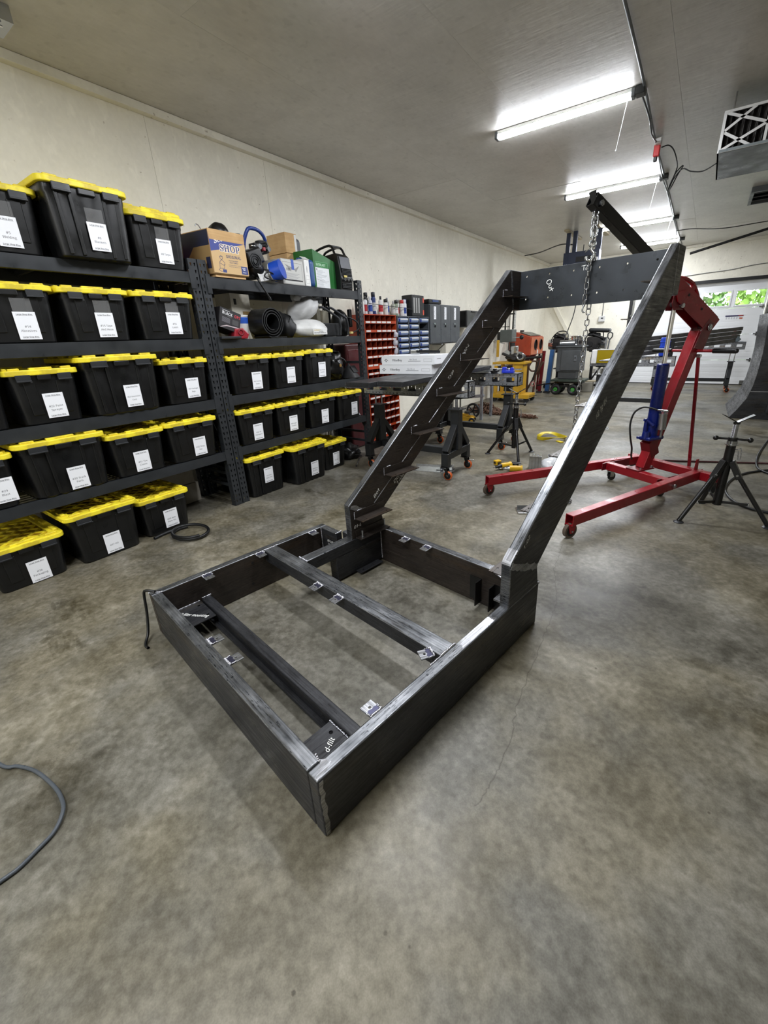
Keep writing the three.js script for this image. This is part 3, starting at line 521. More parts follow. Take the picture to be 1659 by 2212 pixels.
// [label index, z centre, front x of lid, base y, width, height, depth, kind, label z, label y, label text]
const TOTES = [
  [0, -1.02, -3.46, 2.02, 0.45, 0.355, 0.64, 1, -1.045, 2.13, 'black tote with yellow lid marked 5 Welding on the top shelf'],
  [1, -1.475, -3.36, 2.02, 0.505, 0.42, 0.74, 2, -1.49, 2.15, 'tall ribbed black tote with yellow lid marked 6 Blankets overhanging the top shelf'],
  [2, -1.945, -3.46, 2.02, 0.45, 0.355, 0.64, 1, -1.97, 2.137, 'black tote marked 8 Tarps with two stacked yellow lids on the top shelf'],
  [3, -0.945, -3.46, 1.52, 0.46, 0.335, 0.64, 1, -0.988, 1.62, 'black tote with yellow lid marked 14 Abrasives on the second shelf'],
  [4, -1.405, -3.46, 1.52, 0.44, 0.335, 0.64, 1, -1.43, 1.625, 'black tote with yellow lid marked 15 Tape And Hose on the second shelf'],
  [5, -1.88, -3.46, 1.52, 0.48, 0.335, 0.64, 1, -1.92, 1.638, 'black tote with yellow lid marked 16 Loom on the second shelf'],
  [-1, -0.56, -3.46, 1.02, 0.44, 0.40, 0.64, 1, 0, 0, 'unmarked black tote cut by the left photo edge on the third shelf'],
  [6, -0.978, -3.46, 1.02, 0.40, 0.345, 0.64, 1, -0.995, 1.134, 'black tote with yellow lid marked 22 Paint Sprayer on the third shelf'],
  [7, -1.445, -3.44, 1.02, 0.54, 0.402, 0.66, 2, -1.475, 1.137, 'tall black tote with yellow lid marked 23 Extension Cord on the third shelf'],
  [8, -1.925, -3.455, 1.02, 0.415, 0.35, 0.64, 1, -1.955, 1.14, 'dusty black tote with yellow lid marked 24 Garbage Bags on the third shelf'],
  [9, -0.475, -3.46, 0.54, 0.43, 0.345, 0.64, 1, -0.59, 0.66, 'black tote cut by the left photo edge on the fourth shelf beside 30 Truck Parts'],
  [10, -0.955, -3.45, 0.54, 0.525, 0.383, 0.65, 2, -0.985, 0.635, 'large black tote with yellow lid marked 30 Truck Parts on the fourth shelf'],
  [11, -1.423, -3.46, 0.54, 0.435, 0.335, 0.64, 1, -1.424, 0.64, 'black tote with yellow lid marked 31 Tire Chains on the fourth shelf'],
  [12, -1.875, -3.46, 0.54, 0.47, 0.345, 0.64, 1, -1.91, 0.65, 'black tote with yellow lid marked 32 Shop Vac on the fourth shelf'],
  [13, -0.57, -3.44, 0, 0.45, 0.305, 0.64, 1, -0.598, 0.085, 'black tote with yellow lid marked 36 Packaging on the floor under the shelves'],
  [14, -1.045, -3.42, 0, 0.485, 0.385, 0.68, 1, -1.055, 0.1, 'black tote with yellow lid marked 37 Oil on the floor under the shelves'],
  [15, -1.5, -3.46, 0, 0.435, 0.33, 0.64, 1, -1.523, 0.115, 'black tote with yellow lid marked 38 Axle Parts on the floor beside a coiled hose'],
  [16, -2.57, -3.46, 1.027, 0.49, 0.335, 0.62, 1, -2.608, 1.135, 'black tote with yellow lid marked 26 Cleaning Towels on the middle shelf'],
  [17, -3.033, -3.46, 1.027, 0.43, 0.335, 0.62, 1, -3.034, 1.15, 'black tote with yellow lid marked 27 Straps on the middle shelf'],
  [18, -3.471, -3.46, 1.027, 0.44, 0.35, 0.62, 1, -3.49, 1.17, 'black tote with yellow lid marked 28 Heavy on the middle shelf beside a dark bag'],
  [19, -2.54, -3.46, 0.545, 0.455, 0.335, 0.62, 1, -2.527, 0.655, 'black tote with yellow lid marked 33 Hardware next above the floor totes'],
  [20, -2.992, -3.46, 0.545, 0.445, 0.335, 0.62, 1, -2.984, 0.66, 'black tote with yellow lid marked 34 Light Harness on the lowest shelf'],
  [21, -3.452, -3.46, 0.545, 0.465, 0.345, 0.62, 1, -3.462, 0.655, 'black tote with yellow lid marked 35 Light Kits on the lowest shelf'],
  [22, -3.918, -3.46, 0.545, 0.45, 0.335, 0.62, 1, -3.983, 0.668, 'black tote with yellow lid marked Tools at the far end of the lowest shelf'],
  [23, -2.56, -3.46, 0, 0.485, 0.415, 0.66, 2, -2.56, 0.2, 'tall black tote with yellow lid marked 39 Paint Repair on the floor by the post'],
  [24, -3.078, -3.36, 0, 0.53, 0.42, 0.72, 2, -3.115, 0.135, 'big black tote with yellow lid marked 40 Shop Air Filter on the floor'],
  [25, -3.575, -3.46, 0, 0.42, 0.335, 0.62, 1, -3.573, 0.12, 'black tote with yellow lid marked 41 DA on the floor near the far post'],
];
for (const [li, zc, fx, y, w, h, d, kind, lz, ly, lab] of TOTES) {
  const G = toteGeo(w, d, h, kind), t = thing('storage_tote', lab, 'storage tote', [fx - d / 2, y + 0.001, zc], 0, 'black totes with yellow lids');
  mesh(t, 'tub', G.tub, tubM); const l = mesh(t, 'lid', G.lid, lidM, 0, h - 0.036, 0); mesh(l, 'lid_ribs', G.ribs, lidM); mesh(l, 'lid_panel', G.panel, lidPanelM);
  if (li === 2) { mesh(t, 'lid', G.lid, lidM, -0.02, h - 0.008, 0.012); }
  for (const s of [-1, 1]) mesh(t, 'latch', G.latch, latchM, d / 2 - 0.006, h - 0.036, s * w * 0.27);
  if (li >= 0) {
    const x = (li % 7) * 290, yy = (li / 7 | 0) * 420, k = 0.86 + 0.12 * (ly - y) / (h - 0.036), D = d - 0.04, px = D / 2 * (0.5 + k / 2) + (kind > 1 ? 0.012 : 0.0085), sl = Math.atan(D / 4 * 0.12 / (h - 0.036));
    const m = part(t, 'label', card(0.112, 0.158, [x / 2048, yy / 1900, (x + 284) / 2048, (yy + 414) / 1900]), labelM); m.position.set(px, ly - y, lz - zc); m.rotation.set(0, PI / 2, 0); m.rotateX(sl);
    if (li < 6) { const q = part(t, 'tape', card(0.1, 0.09), tapeM); q.position.set(px + 0.006, ly - y + 0.11, lz - zc); q.rotation.set(0, PI / 2, 0); q.rotateX(sl); }
  }
}

// ---------- things on the second shelving unit ----------
const U2 = 2.0015, U1 = 1.5115, U0 = 1.0285;
// a soft lumpy body: a sphere pushed about by noise
function lump(rx, ry, rz, amp, s, n = 26, flat = -0.75) {
  const g = new THREE.SphereGeometry(1, n, n >> 1), p = g.attributes.position;
  for (let i = 0; i < p.count; i++) { const x = p.getX(i), y = p.getY(i), z = p.getZ(i); const k = 1 + amp * (vn(x * 2.3 + 9, y * 2.3 + z * 1.7 + 9, 64, 64, s) - 0.5) * 2 + amp * 0.5 * (vn(x * 6 + z * 3 + 20, y * 6 + 20, 64, 64, s + 3) - 0.5); p.setXYZ(i, x * rx * k, Math.max(y * k, flat) * ry, z * rz * k); }
  g.computeVertexNormals(); return uvm(g);
}
const cardb = dtex(256, 256, (u, v) => { const k = (fbm(u, v, 4, 90, 2, 171) - 0.5) * 14 + (fbm(u, v, 6, 6, 4, 172) - 0.5) * 26; return [196 + k, 160 + k, 112 + k]; }, true, 2);
const cardM = std(0xffffff, 0.85, 0, { map: cardb });
function printed(par, name, w, h, draw, p, rot, W = 512) { const t = ctex(W, Math.round(W * h / w), draw); const m = part(par, name, card(w, h), std(0xffffff, 0.6, 0, { map: t })); m.position.set(...p); m.rotation.set(...rot); return m; }
const FX = [0, PI / 2, 0];   // facing +x
{ // carton of shop towels
  const o = thing('cardboard_box', 'brown carton printed Scott SHOP ORIGINAL in blue on the top shelf', 'box', [-3.68, U2, -2.505], 0.02);
  part(o, 'carton', rbox(0.44, 0.325, 0.345, 0.004, 0, 0.19, 0, 0, 0, -0.03), cardM);
  part(o, 'support', box(0.4, 0.024, 0.3, 0, 0.013, 0), cardM);
  printed(o, 'print', 0.343, 0.318, (c, w, h) => {
    c.fillStyle = '#c8a878'; c.fillRect(0, 0, w, h); c.fillStyle = '#3f4a8c'; c.beginPath(); c.moveTo(0, 26); c.lineTo(w, 26); c.lineTo(w, 110); c.lineTo(150, 210); c.lineTo(0, 240); c.fill();
    c.fillStyle = '#f0e8da'; c.save(); c.translate(58, 136); c.rotate(-0.32); c.font = 'italic bold 82px serif'; c.fillText('Scott', 0, 20); c.restore(); c.font = 'bold 34px sans-serif'; c.fillText('75147', 372, 72);
    c.fillStyle = '#e9dcc4'; c.font = 'bold 104px serif'; c.lineWidth = 14; c.strokeStyle = '#e9dcc4'; c.strokeText('SHOP', 128, 228); c.fillStyle = '#3a4478'; c.fillText('SHOP', 128, 228);
    c.fillStyle = '#39405e'; c.font = 'bold 46px sans-serif'; c.fillText('ORIGINAL', 200, 296); c.font = 'bold 19px sans-serif'; c.fillText('POLYTHALENE*', 232, 330); c.fillText('SHOP TOWELS', 240, 352); c.font = '14px sans-serif'; c.fillText('strong absorbent for shop jobs', 220, 376); c.fillText('heavy duty towels on a roll', 226, 394);
    c.fillStyle = '#3a4478'; c.fillRect(404, 372, 100, 92); c.fillStyle = '#eee'; c.font = 'bold 44px sans-serif'; c.fillText('12', 420, 416); c.font = '18px sans-serif'; c.fillText('ROLLS', 424, 446);
    c.strokeStyle = '#39405e'; c.lineWidth = 5; c.beginPath(); c.arc(128, 300, 20, 0, 7); c.moveTo(104, 296); c.lineTo(150, 286); c.moveTo(128, 322); c.lineTo(96, 352); c.lineTo(88, 420); c.lineTo(150, 420); c.lineTo(168, 352); c.closePath(); c.moveTo(96, 360); c.lineTo(150, 384); c.lineTo(172, 372); c.moveTo(92, 420); c.lineTo(70, 440); c.lineTo(120, 462); c.stroke(); c.fillStyle = '#3a4478'; c.fillRect(124, 428, 56, 36);   // the printed worker, sketched
  }, [0.2225, 0.187, 0.001], [0, PI / 2, 0]).rotateX(0);
  printed(o, 'print', 0.43, 0.31, (c, w, h) => { c.fillStyle = '#b0905f'; c.fillRect(0, 0, w, h); c.fillStyle = '#232a4a'; c.fillRect(0, 0, w, 130); c.beginPath(); c.moveTo(0, 100); c.lineTo(250, 130); c.lineTo(0, 330); c.fill(); c.fillRect(430, 230, 70, 100); }, [-0.003, 0.19, 0.1735], [0, 0, -0.03]);
  const b = thing('work_cap', 'dark rumpled cap lying on the carton of shop towels', 'cap', [-3.62, U2 + 0.365, -2.55]);
  part(b, 'crown', lump(0.085, 0.075, 0.085, 0.1, 5, 24, -0.2), blackPaint); part(b, 'brim', rbox(0.1, 0.012, 0.15, 0.006, 0.02, 0.0, -0.1, 0.1, 0, -0.05), blackPaint);
  solo('wire_hook', hose([[-3.72, U2 + 0.36, -2.47], [-3.72, U2 + 0.39, -2.46], [-3.72, U2 + 0.42, -2.44], [-3.72, U2 + 0.425, -2.42], [-3.72, U2 + 0.41, -2.41]], 0.004, 20, 6), weldMat, 'small bent wire hook standing on the carton of shop towels', 'hook');
  const d = thing('red_can', 'dull red rounded can half hidden behind the carton of shop towels', 'can', [-3.93, U2, -2.235]); part(d, 'can', [lathe([[0, 0], [0.09, 0], [0.095, 0.02], [0.095, 0.26], [0.07, 0.29], [0.02, 0.3], [0, 0.3]], 24)], paint(0x8a2a22, 0.4)); part(d, 'cap', cyl(0.02, 0.02, 0.03, 0, 0.31, 0), blackPaint);
}
{ // air compressor pump with blue handle
  const o = thing('air_compressor', 'black air compressor with bent blue handle and cable on the top shelf', 'compressor', [-3.7, U2, -2.87]);
  part(o, 'tank', [T(uvm(new THREE.CapsuleGeometry(0.085, 0.22, 6, 20)), 0.02, 0.11, 0.03, 0, 0, PI / 2)], blackPaint);
  part(o, 'shroud', [rbox(0.3, 0.13, 0.18, 0.02, 0.06, 0.2, 0.06, 0.35, 0, 0), rbox(0.24, 0.06, 0.2, 0.02, 0.05, 0.26, -0.05, 0.3, 0, 0)], blackPlastic);
  part(o, 'fan_grille', [tor(0.06, 0.006, 0.21, 0.16, 0.07, 0, PI / 2, 0), tor(0.042, 0.005, 0.212, 0.16, 0.07, 0, PI / 2, 0), tor(0.024, 0.005, 0.213, 0.16, 0.07, 0, PI / 2, 0)], charcoal);
  part(o, 'handle', hose([[0.06, 0.27, 0.07], [0.08, 0.36, 0.055], [0.1, 0.435, 0.02], [0.1, 0.45, -0.03], [0.1, 0.44, -0.1], [0.09, 0.4, -0.16], [0.06, 0.33, -0.2], [0.05, 0.3, -0.2]], 0.016, 40, 10), paint(0x27418c, 0.35));
  part(o, 'pump_head', [cyl(0.045, 0.05, 0.1, 0.08, 0.31, -0.12), ...[0, 1, 2, 3].map((i) => cyl(0.058, 0.058, 0.008, 0.08, 0.28 + i * 0.02, -0.12)), rbox(0.09, 0.06, 0.07, 0.01, 0.1, 0.3, -0.03)], blackM);
  part(o, 'gauge', [cyl(0.022, 0.022, 0.025, 0.19, 0.29, -0.01, 0, 0, PI / 2), cyl(0.008, 0.008, 0.05, 0.17, 0.29, 0.04, PI / 2)], zinc);
  part(o, 'gauge', [cyl(0.02, 0.02, 0.025, 0.19, 0.28, -0.11, 0, 0, PI / 2), cyl(0.009, 0.009, 0.05, 0.15, 0.33, -0.14, 0.4)], zinc);
  part(o, 'switch', rbox(0.03, 0.03, 0.025, 0.004, 0.19, 0.275, -0.055), paint(0x9a3036, 0.4));
  part(o, 'cable', hose([[0.16, 0.12, 0.02], [0.22, 0.1, -0.05], [0.25, 0.09, -0.13], [0.25, 0.05, -0.19], [0.25, 0.02, -0.15], [0.25, 0.015, -0.06], [0.24, 0.04, 0.02], [0.25, 0.08, -0.02], [0.25, 0.06, -0.1]], 0.007, 50, 8), blackPlastic);
  part(o, 'cable_end', [hose([[0.2, 0.03, 0.08], [0.235, 0.0, 0.09], [0.235, -0.06, 0.05], [0.24, -0.13, 0.0]], 0.008, 24, 8), cyl(0.01, 0.012, 0.03, 0.24, -0.145, -0.005, 0.4)], blackPlastic);
}
{
  const o = thing('cardboard_box', 'plain brown carton standing behind the white and blue boxes', 'box', [-3.985, U2, -3.58]); part(o, 'carton', rbox(0.29, 0.19, 0.16, 0.003, 0, 0.455, 0), cardM); part(o, 'tape', box(0.002, 0.17, 0.028, 0.1455, 0.455, -0.062), whiteP); part(o, 'lower_carton', rbox(0.28, 0.355, 0.15, 0.003, 0, 0.179, 0), cardM);
  const p = thing('grey_case', 'grey rounded plastic case behind the plain brown carton', 'case', [-4.0, U2, -3.745]); part(p, 'case', rbox(0.14, 0.545, 0.15, 0.05, 0, 0.273, 0, 0, 0, 0, 4), greyP); part(p, 'latch', rbox(0.02, 0.05, 0.05, 0.005, 0.07, 0.3, 0), darkGrey);
  const c = thing('paint_can', 'blue and white round can lying tilted beside the white box', 'can', [-3.55, U2 + 0.1, -2.985], 0.5); part(c, 'can', [cyl(0.085, 0.085, 0.1, 0, 0, 0, 0, 0, PI / 2, 28)], paint(0x1f4fc0, 0.3)); part(c, 'lid', [cyl(0.08, 0.08, 0.012, -0.055, 0, 0, 0, 0, PI / 2, 28)], whiteP); c.rotation.z = 0.25; c.position.set(-3.47, U2 + 0.103, -3.02);
  const d = thing('paper_roll', 'crumpled white tag hanging under the compressor cable', 'paper', [-3.5, U2, -2.87]); part(d, 'sheet', rbox(0.004, 0.09, 0.11, 0.001, 0, 0.052, 0, 0.2, 0, 0.2), whiteP);
  const b = thing('white_box', 'dirty white printed carton with blue tape on the top shelf', 'box', [-3.66, U2, -3.235], 0.06);
  part(b, 'carton', rbox(0.32, 0.22, 0.3, 0.003, 0, 0.112, 0), paint(0xc9c8c2, 0.7)); part(b, 'tape', [box(0.002, 0.09, 0.035, 0.1615, 0.18, 0.0), box(0.1, 0.002, 0.035, 0.11, 0.223, 0.0)], paint(0x2a55b8, 0.4));
  printed(b, 'print', 0.29, 0.2, (c2, w, h) => { c2.fillStyle = '#c2c2bd'; c2.fillRect(0, 0, w, h); c2.strokeStyle = '#555'; c2.lineWidth = 4; c2.strokeRect(20, 30, w - 60, h - 80); c2.fillStyle = '#8c8c88'; c2.beginPath(); c2.moveTo(60, 60); c2.lineTo(200, 170); c2.lineTo(240, 90); c2.lineTo(320, 170); c2.lineTo(420, 60); c2.lineTo(300, 120); c2.lineTo(180, 90); c2.fill(); c2.fillStyle = '#3c3c3c'; c2.font = 'bold 60px sans-serif'; c2.fillText('VM', 90, 160); c2.fillStyle = '#999'; for (let i = 0; i < 7; i++) c2.fillRect(40, 195 + i * 16, 360 - (i % 3) * 40, 7); c2.fillStyle = '#1c1c1c'; c2.fillRect(20, h - 60, w - 60, 22); }, [0.1612, 0.112, -0.002], FX);
  const e = thing('white_box', 'narrow white carton with a barcode panel beside the blue jug', 'box', [-3.64, U2, -3.44], 0.05); part(e, 'carton', rbox(0.26, 0.25, 0.075, 0.003, 0, 0.128, 0), whiteP); part(e, 'flap', box(0.06, 0.004, 0.08, 0.11, 0.262, 0, 0, 0, -0.5), whiteP);
  printed(e, 'print', 0.07, 0.24, (c2, w, h) => { c2.fillStyle = '#e6e6e2'; c2.fillRect(0, 0, w, h); c2.strokeStyle = '#555'; c2.lineWidth = 6; c2.strokeRect(40, h * 0.62, 170, h * 0.3); c2.beginPath(); c2.moveTo(40, h * 0.77); c2.lineTo(210, h * 0.77); c2.stroke(); c2.fillStyle = '#888'; c2.beginPath(); c2.ellipse(120, h * 0.38, 16, 120, 0.1, 0, 7); c2.fill(); }, [0.1312, 0.128, 0], FX, 256);
  const f = thing('blue_jug', 'dark blue rounded jug between the white box and green case', 'jug', [-3.68, U2, -3.56]); part(f, 'jug', rbox(0.26, 0.27, 0.11, 0.045, 0, 0.136, 0, 0, 0, 0, 4), paint(0x2c5590, 0.4)); part(f, 'cap', cyl(0.03, 0.03, 0.03, -0.05, 0.283, 0), paint(0x2c5590, 0.4));
  const g = thing('welder_case', 'green flat case printed with pale lettering holding a white leaflet', 'case', [-3.72, U2, -3.79], 0.05); part(g, 'side_panel', ext(shp([[-0.18, 0], [0.2, 0], [0.2, 0.285], [-0.18, 0.37]].map(([x, y]) => [-x, y])), 0.3, 0.004, 0, 0, 0, 0, PI / 2, 0), paint(0x2a7a3a, 0.45));
  g.clear(); part(g, 'side_panel', ext(shp([[0.165, 0], [-0.19, 0], [-0.19, 0.372], [0.165, 0.285]]), 0.28, 0.004, 0, 0, 0, 0, PI / 2, 0), paint(0x23702f, 0.45));
  printed(g, 'print', 0.2, 0.055, (c2, w, h) => { c2.fillStyle = '#2f7a3c'; c2.fillRect(0, 0, w, h); c2.strokeStyle = '#8fc09a'; c2.lineWidth = 5; c2.strokeRect(6, 6, w - 12, h - 12); c2.fillStyle = '#b8d8be'; c2.font = 'bold 84px sans-serif'; c2.fillText('EVERLAST', 24, 104); }, [0.1412, 0.235, 0.06], FX);
  printed(g, 'leaflet', 0.22, 0.2, (c2, w, h) => { c2.fillStyle = '#dfe2e4'; c2.fillRect(0, 0, w, h); c2.fillStyle = '#8d9094'; for (let i = 0; i < 16; i++) c2.fillRect(30 + (i % 3) * 12, 60 + i * 24, 140 + rr(0, 260), 6); c2.fillRect(30, 20, 40, 40); c2.strokeStyle = '#777'; c2.lineWidth = 5; c2.beginPath(); c2.moveTo(10, 250); c2.quadraticCurveTo(250, 330, 480, 290); c2.stroke(); }, [0.144, 0.104, 0.06], FX);
}
{ // inverter welder
  const o = thing('welding_machine', 'black upright inverter welder with vents at the end of the top shelf', 'welder', [-3.72, U2, -4.06]);
  const side = shp([[-0.24, 0], [0.2, 0], [0.215, 0.12], [0.205, 0.2], [0.18, 0.34], [0.14, 0.375], [-0.24, 0.35]]);
  part(o, 'case', ext(side, 0.2, 0.008), blackPlastic); part(o, 'handle', [hose([[0.13, 0.37, 0.085], [0.09, 0.44, 0.08], [0.02, 0.46, 0.075], [-0.16, 0.43, 0.075], [-0.2, 0.36, 0.08]], 0.013, 30, 8), hose([[0.13, 0.37, -0.085], [0.09, 0.44, -0.08], [0.02, 0.46, -0.075], [-0.16, 0.43, -0.075], [-0.2, 0.36, -0.08]], 0.013, 30, 8), rbox(0.05, 0.018, 0.16, 0.006, 0.07, 0.452, 0)], blackPlastic);
  part(o, 'control_panel', box(0.003, 0.13, 0.16, 0.197, 0.275, 0, 0, 0, 0.17), paint(0x5a5c62, 0.4)); for (let i = 0; i < 6; i++) part(o, 'vent_fin', rbox(0.012, 0.009, 0.17, 0.003, 0.214, 0.15 + i * 0.0135 - (i > 2 ? 0 : 0) , 0), charcoal);
  for (let i = 0; i < 4; i++) part(o, 'vent_fin', rbox(0.012, 0.009, 0.17, 0.003, 0.21, 0.025 + i * 0.0145, 0), charcoal);
  for (const z of [0.055, 0, -0.06]) part(o, 'socket', [cyl(0.017, 0.017, 0.03, 0.222, 0.108, z, 0, 0, PI / 2), cyl(0.008, 0.008, 0.034, 0.224, 0.108, z, 0, 0, PI / 2)], zinc);
  part(o, 'badge', box(0.004, 0.02, 0.05, 0.2235, 0.14, 0.035), paint(0xd8c26a, 0.4));
}
{ // second shelf
  const a = thing('tool_carton', 'black carton printed BLACK OPS leaning at the left of the second shelf', 'box', [-3.6, U1, -2.43], 0.06);
  part(a, 'carton', rbox(0.2, 0.17, 0.215, 0.004, 0, 0.155, 0, -0.3, 0, 0), paint(0x232224, 0.5));
  const pr = printed(a, 'print', 0.205, 0.165, (c, w, h) => { c.fillStyle = '#232123'; c.fillRect(0, 0, w, h); c.fillStyle = '#ddd'; c.font = 'bold 84px sans-serif'; c.fillText('BLACK', 40, 120); c.fillStyle = '#c2303c'; c.fillText('OPS', 350, 120); c.fillStyle = '#aaa'; c.font = '24px sans-serif'; c.fillText('S E R I E S', 180, 152); c.fillRect(40, 30, 190, 14); c.fillStyle = '#77757a'; for (let i = 0; i < 6; i++) c.fillRect(50, 180 + i * 18, 200, 8); c.fillStyle = '#b9a9ab'; c.beginPath(); c.moveTo(20, 400); c.lineTo(170, 330); c.lineTo(500, 300); c.lineTo(500, 320); c.lineTo(180, 352); c.lineTo(20, 412); c.fill(); c.fillStyle = '#444'; c.fillRect(310, 170, 160, 110); }, [0.1012, 0.155, 0], [0, PI / 2, 0]); pr.rotation.set(-0.3, PI / 2, 0, 'XYZ');
  const b = thing('bucket', 'white and blue plastic bucket behind the red tool case', 'bucket', [-3.68, U1, -2.65]); part(b, 'bucket', lathe([[0, 0], [0.078, 0], [0.086, 0.2], [0.09, 0.2], [0.09, 0.21], [0, 0.21]], 28), whiteP); part(b, 'band', lathe([[0.0838, 0.135], [0.0868, 0.19]], 28), paint(0x2456b8, 0.4));
  const c = thing('tall_carton', 'white and brown tall carton standing behind the blue banded bucket', 'box', [-3.82, U1, -2.72], 0.15); part(c, 'carton', rbox(0.2, 0.4, 0.24, 0.003, 0, 0.201, 0), paint(0xcfcabb, 0.7)); part(c, 'print_panel', [box(0.002, 0.1, 0.1, 0.1012, 0.2, -0.06)], paint(0x8a6f3a, 0.6)); part(c, 'print_panel', box(0.002, 0.05, 0.03, 0.1012, 0.33, 0.07), blackM);
  const d = thing('tool_case', 'dark red angular tool case lying in front of the bucket', 'case', [-3.55, U1, -2.525], -0.2); part(d, 'case', ext(shp([[-0.075, 0], [0.06, 0], [0.08, 0.04], [0.03, 0.09], [-0.05, 0.085]]), 0.14, 0.01, 0, 0, 0, 0, PI / 2, 0), paint(0x9a1f2c, 0.35)); part(d, 'handle', tor(0.022, 0.006, 0.075, 0.055, 0, 0, PI / 2, 0, 20, 6), paint(0x7c1522, 0.35));
  const e = thing('plastic_tray', 'flat grey tray lying on the beam of the second shelf', 'tray', [-3.6, U1, -2.4]); part(e, 'tray', rbox(0.2, 0.022, 0.2, 0.006, 0.05, 0.012, 0.01), darkGrey);
  // rolled rubber mat: a spiral sheet
  const f = thing('rubber_mat', 'thick black rubber mat rolled into a spiral on the second shelf', 'mat', [-3.72, U1, -2.9]); const sp = [], out = [], inn = [];
  for (let i = 0; i <= 90; i++) { const t = i / 90 * PI * 2 * 3.1, r = 0.062 + t * 0.0036 + 0.002 * Math.sin(t * 2); out.push([Math.cos(-t - 1.4) * (r + 0.009), Math.sin(-t - 1.4) * (r + 0.009)]); inn.unshift([Math.cos(-t - 1.4) * r, Math.sin(-t - 1.4) * r]); }
  part(f, 'roll', ext(shp(out.concat(inn)), 0.44, 0, 0.0, 0.143, 0, 0, PI / 2, 0), rubber); part(f, 'loose_end', rbox(0.44, 0.008, 0.2, 0.003, 0.0, 0.006, -0.06), rubber);
  const g = thing('cloth_bag', 'crumpled black bag pressed between the rolled mat and white sacks', 'bag', [-3.66, U1, -3.16]); part(g, 'bag', lump(0.14, 0.14, 0.1, 0.2, 21).translate(0, 0.105, 0), rubber); part(g, 'drawstring', hose([[0.1, 0.12, 0.05], [0.13, 0.16, 0.02], [0.11, 0.2, -0.02], [0.04, 0.23, 0.0]], 0.006, 20, 6), blackPlastic);
  const h = thing('absorbent_sack', 'lower white sack of absorbent lying flat on the second shelf', 'sack', [-3.64, U1, -3.46]); part(h, 'sack', lump(0.2, 0.105, 0.25, 0.1, 33, 34, -0.72).translate(0, 0.078, 0), paint(0xd9d9d6, 0.5));
  const pr2 = printed(h, 'print', 0.26, 0.07, (c2, w, hh) => { c2.clearRect(0, 0, w, hh); c2.fillStyle = '#d9d9d6'; c2.fillRect(0, 0, w, hh); c2.fillStyle = '#b59a4a'; c2.font = 'bold 54px sans-serif'; c2.fillText('SUPREME', 30, 54); c2.fillStyle = '#333'; c2.font = 'bold 44px sans-serif'; c2.fillText('Absorbent And More', 30, 112); }, [0.197, 0.05, -0.02], [0, PI / 2, 0]); pr2.scale.set(0.8, 0.8, 1);
  const i2 = thing('absorbent_sack', 'upper grey and white sack slumped on top of the lower white sack', 'sack', [-3.68, U1 + 0.17, -3.46], 0); part(i2, 'sack', lump(0.17, 0.12, 0.2, 0.13, 44, 34, -0.6).rotateX(0.55).translate(0, 0.11, -0.01), paint(0xb9b9b8, 0.45)); part(i2, 'tie', lump(0.05, 0.05, 0.06, 0.2, 8).translate(0.05, 0.225, 0.1), paint(0xaaaaaa, 0.3));
  const j = thing('clear_bin', 'two dark handled plastic trays standing beside the white sacks', 'tray', [-3.6, U1, -3.82]);
  for (const z of [0.07, -0.06]) { part(j, 'handle', hose([[0.09, 0.01, z - 0.12], [0.1, 0.1, z - 0.125], [0.1, 0.19, z - 0.1], [0.08, 0.25, z], [0.06, 0.3, z + 0.1], [0.04, 0.3, z + 0.14]], 0.013, 30, 8, false, 0.1), darkGrey); }
  part(j, 'body', rbox(0.2, 0.14, 0.26, 0.01, -0.05, 0.072, 0.03), charcoal);
  const k = thing('welding_helmet', 'black welding helmet and cable at the far end of the second shelf', 'helmet', [-3.66, U1, -4.1]); part(k, 'shell', lump(0.12, 0.17, 0.1, 0.06, 55, 26, -0.8).translate(-0.05, 0.137, 0), blackPlastic); part(k, 'rim', rbox(0.05, 0.2, 0.04, 0.012, 0.06, 0.2, -0.06), blackPaint); part(k, 'cable', hose([[0.1, 0.2, 0.12], [0.16, 0.2, 0.07], [0.2, 0.15, -0.02], [0.2, 0.08, -0.05], [0.17, 0.035, 0.03]], 0.008, 30, 8), blackPlastic); part(k, 'plug', rbox(0.03, 0.025, 0.045, 0.005, 0.165, 0.035, 0.055), paint(0xc9b770, 0.5));
  const l = thing('boxed_part', 'pale flat carton at the back of the second shelf near the far post', 'box', [-3.97, U1, -4.02]); part(l, 'carton', rbox(0.12, 0.3, 0.2, 0.003, 0, 0.152, 0), paint(0xbdb7a0, 0.7)); part(l, 'tape', box(0.002, 0.3, 0.03, 0.062, 0.152, 0.02), paint(0x9a8f70, 0.5));
}
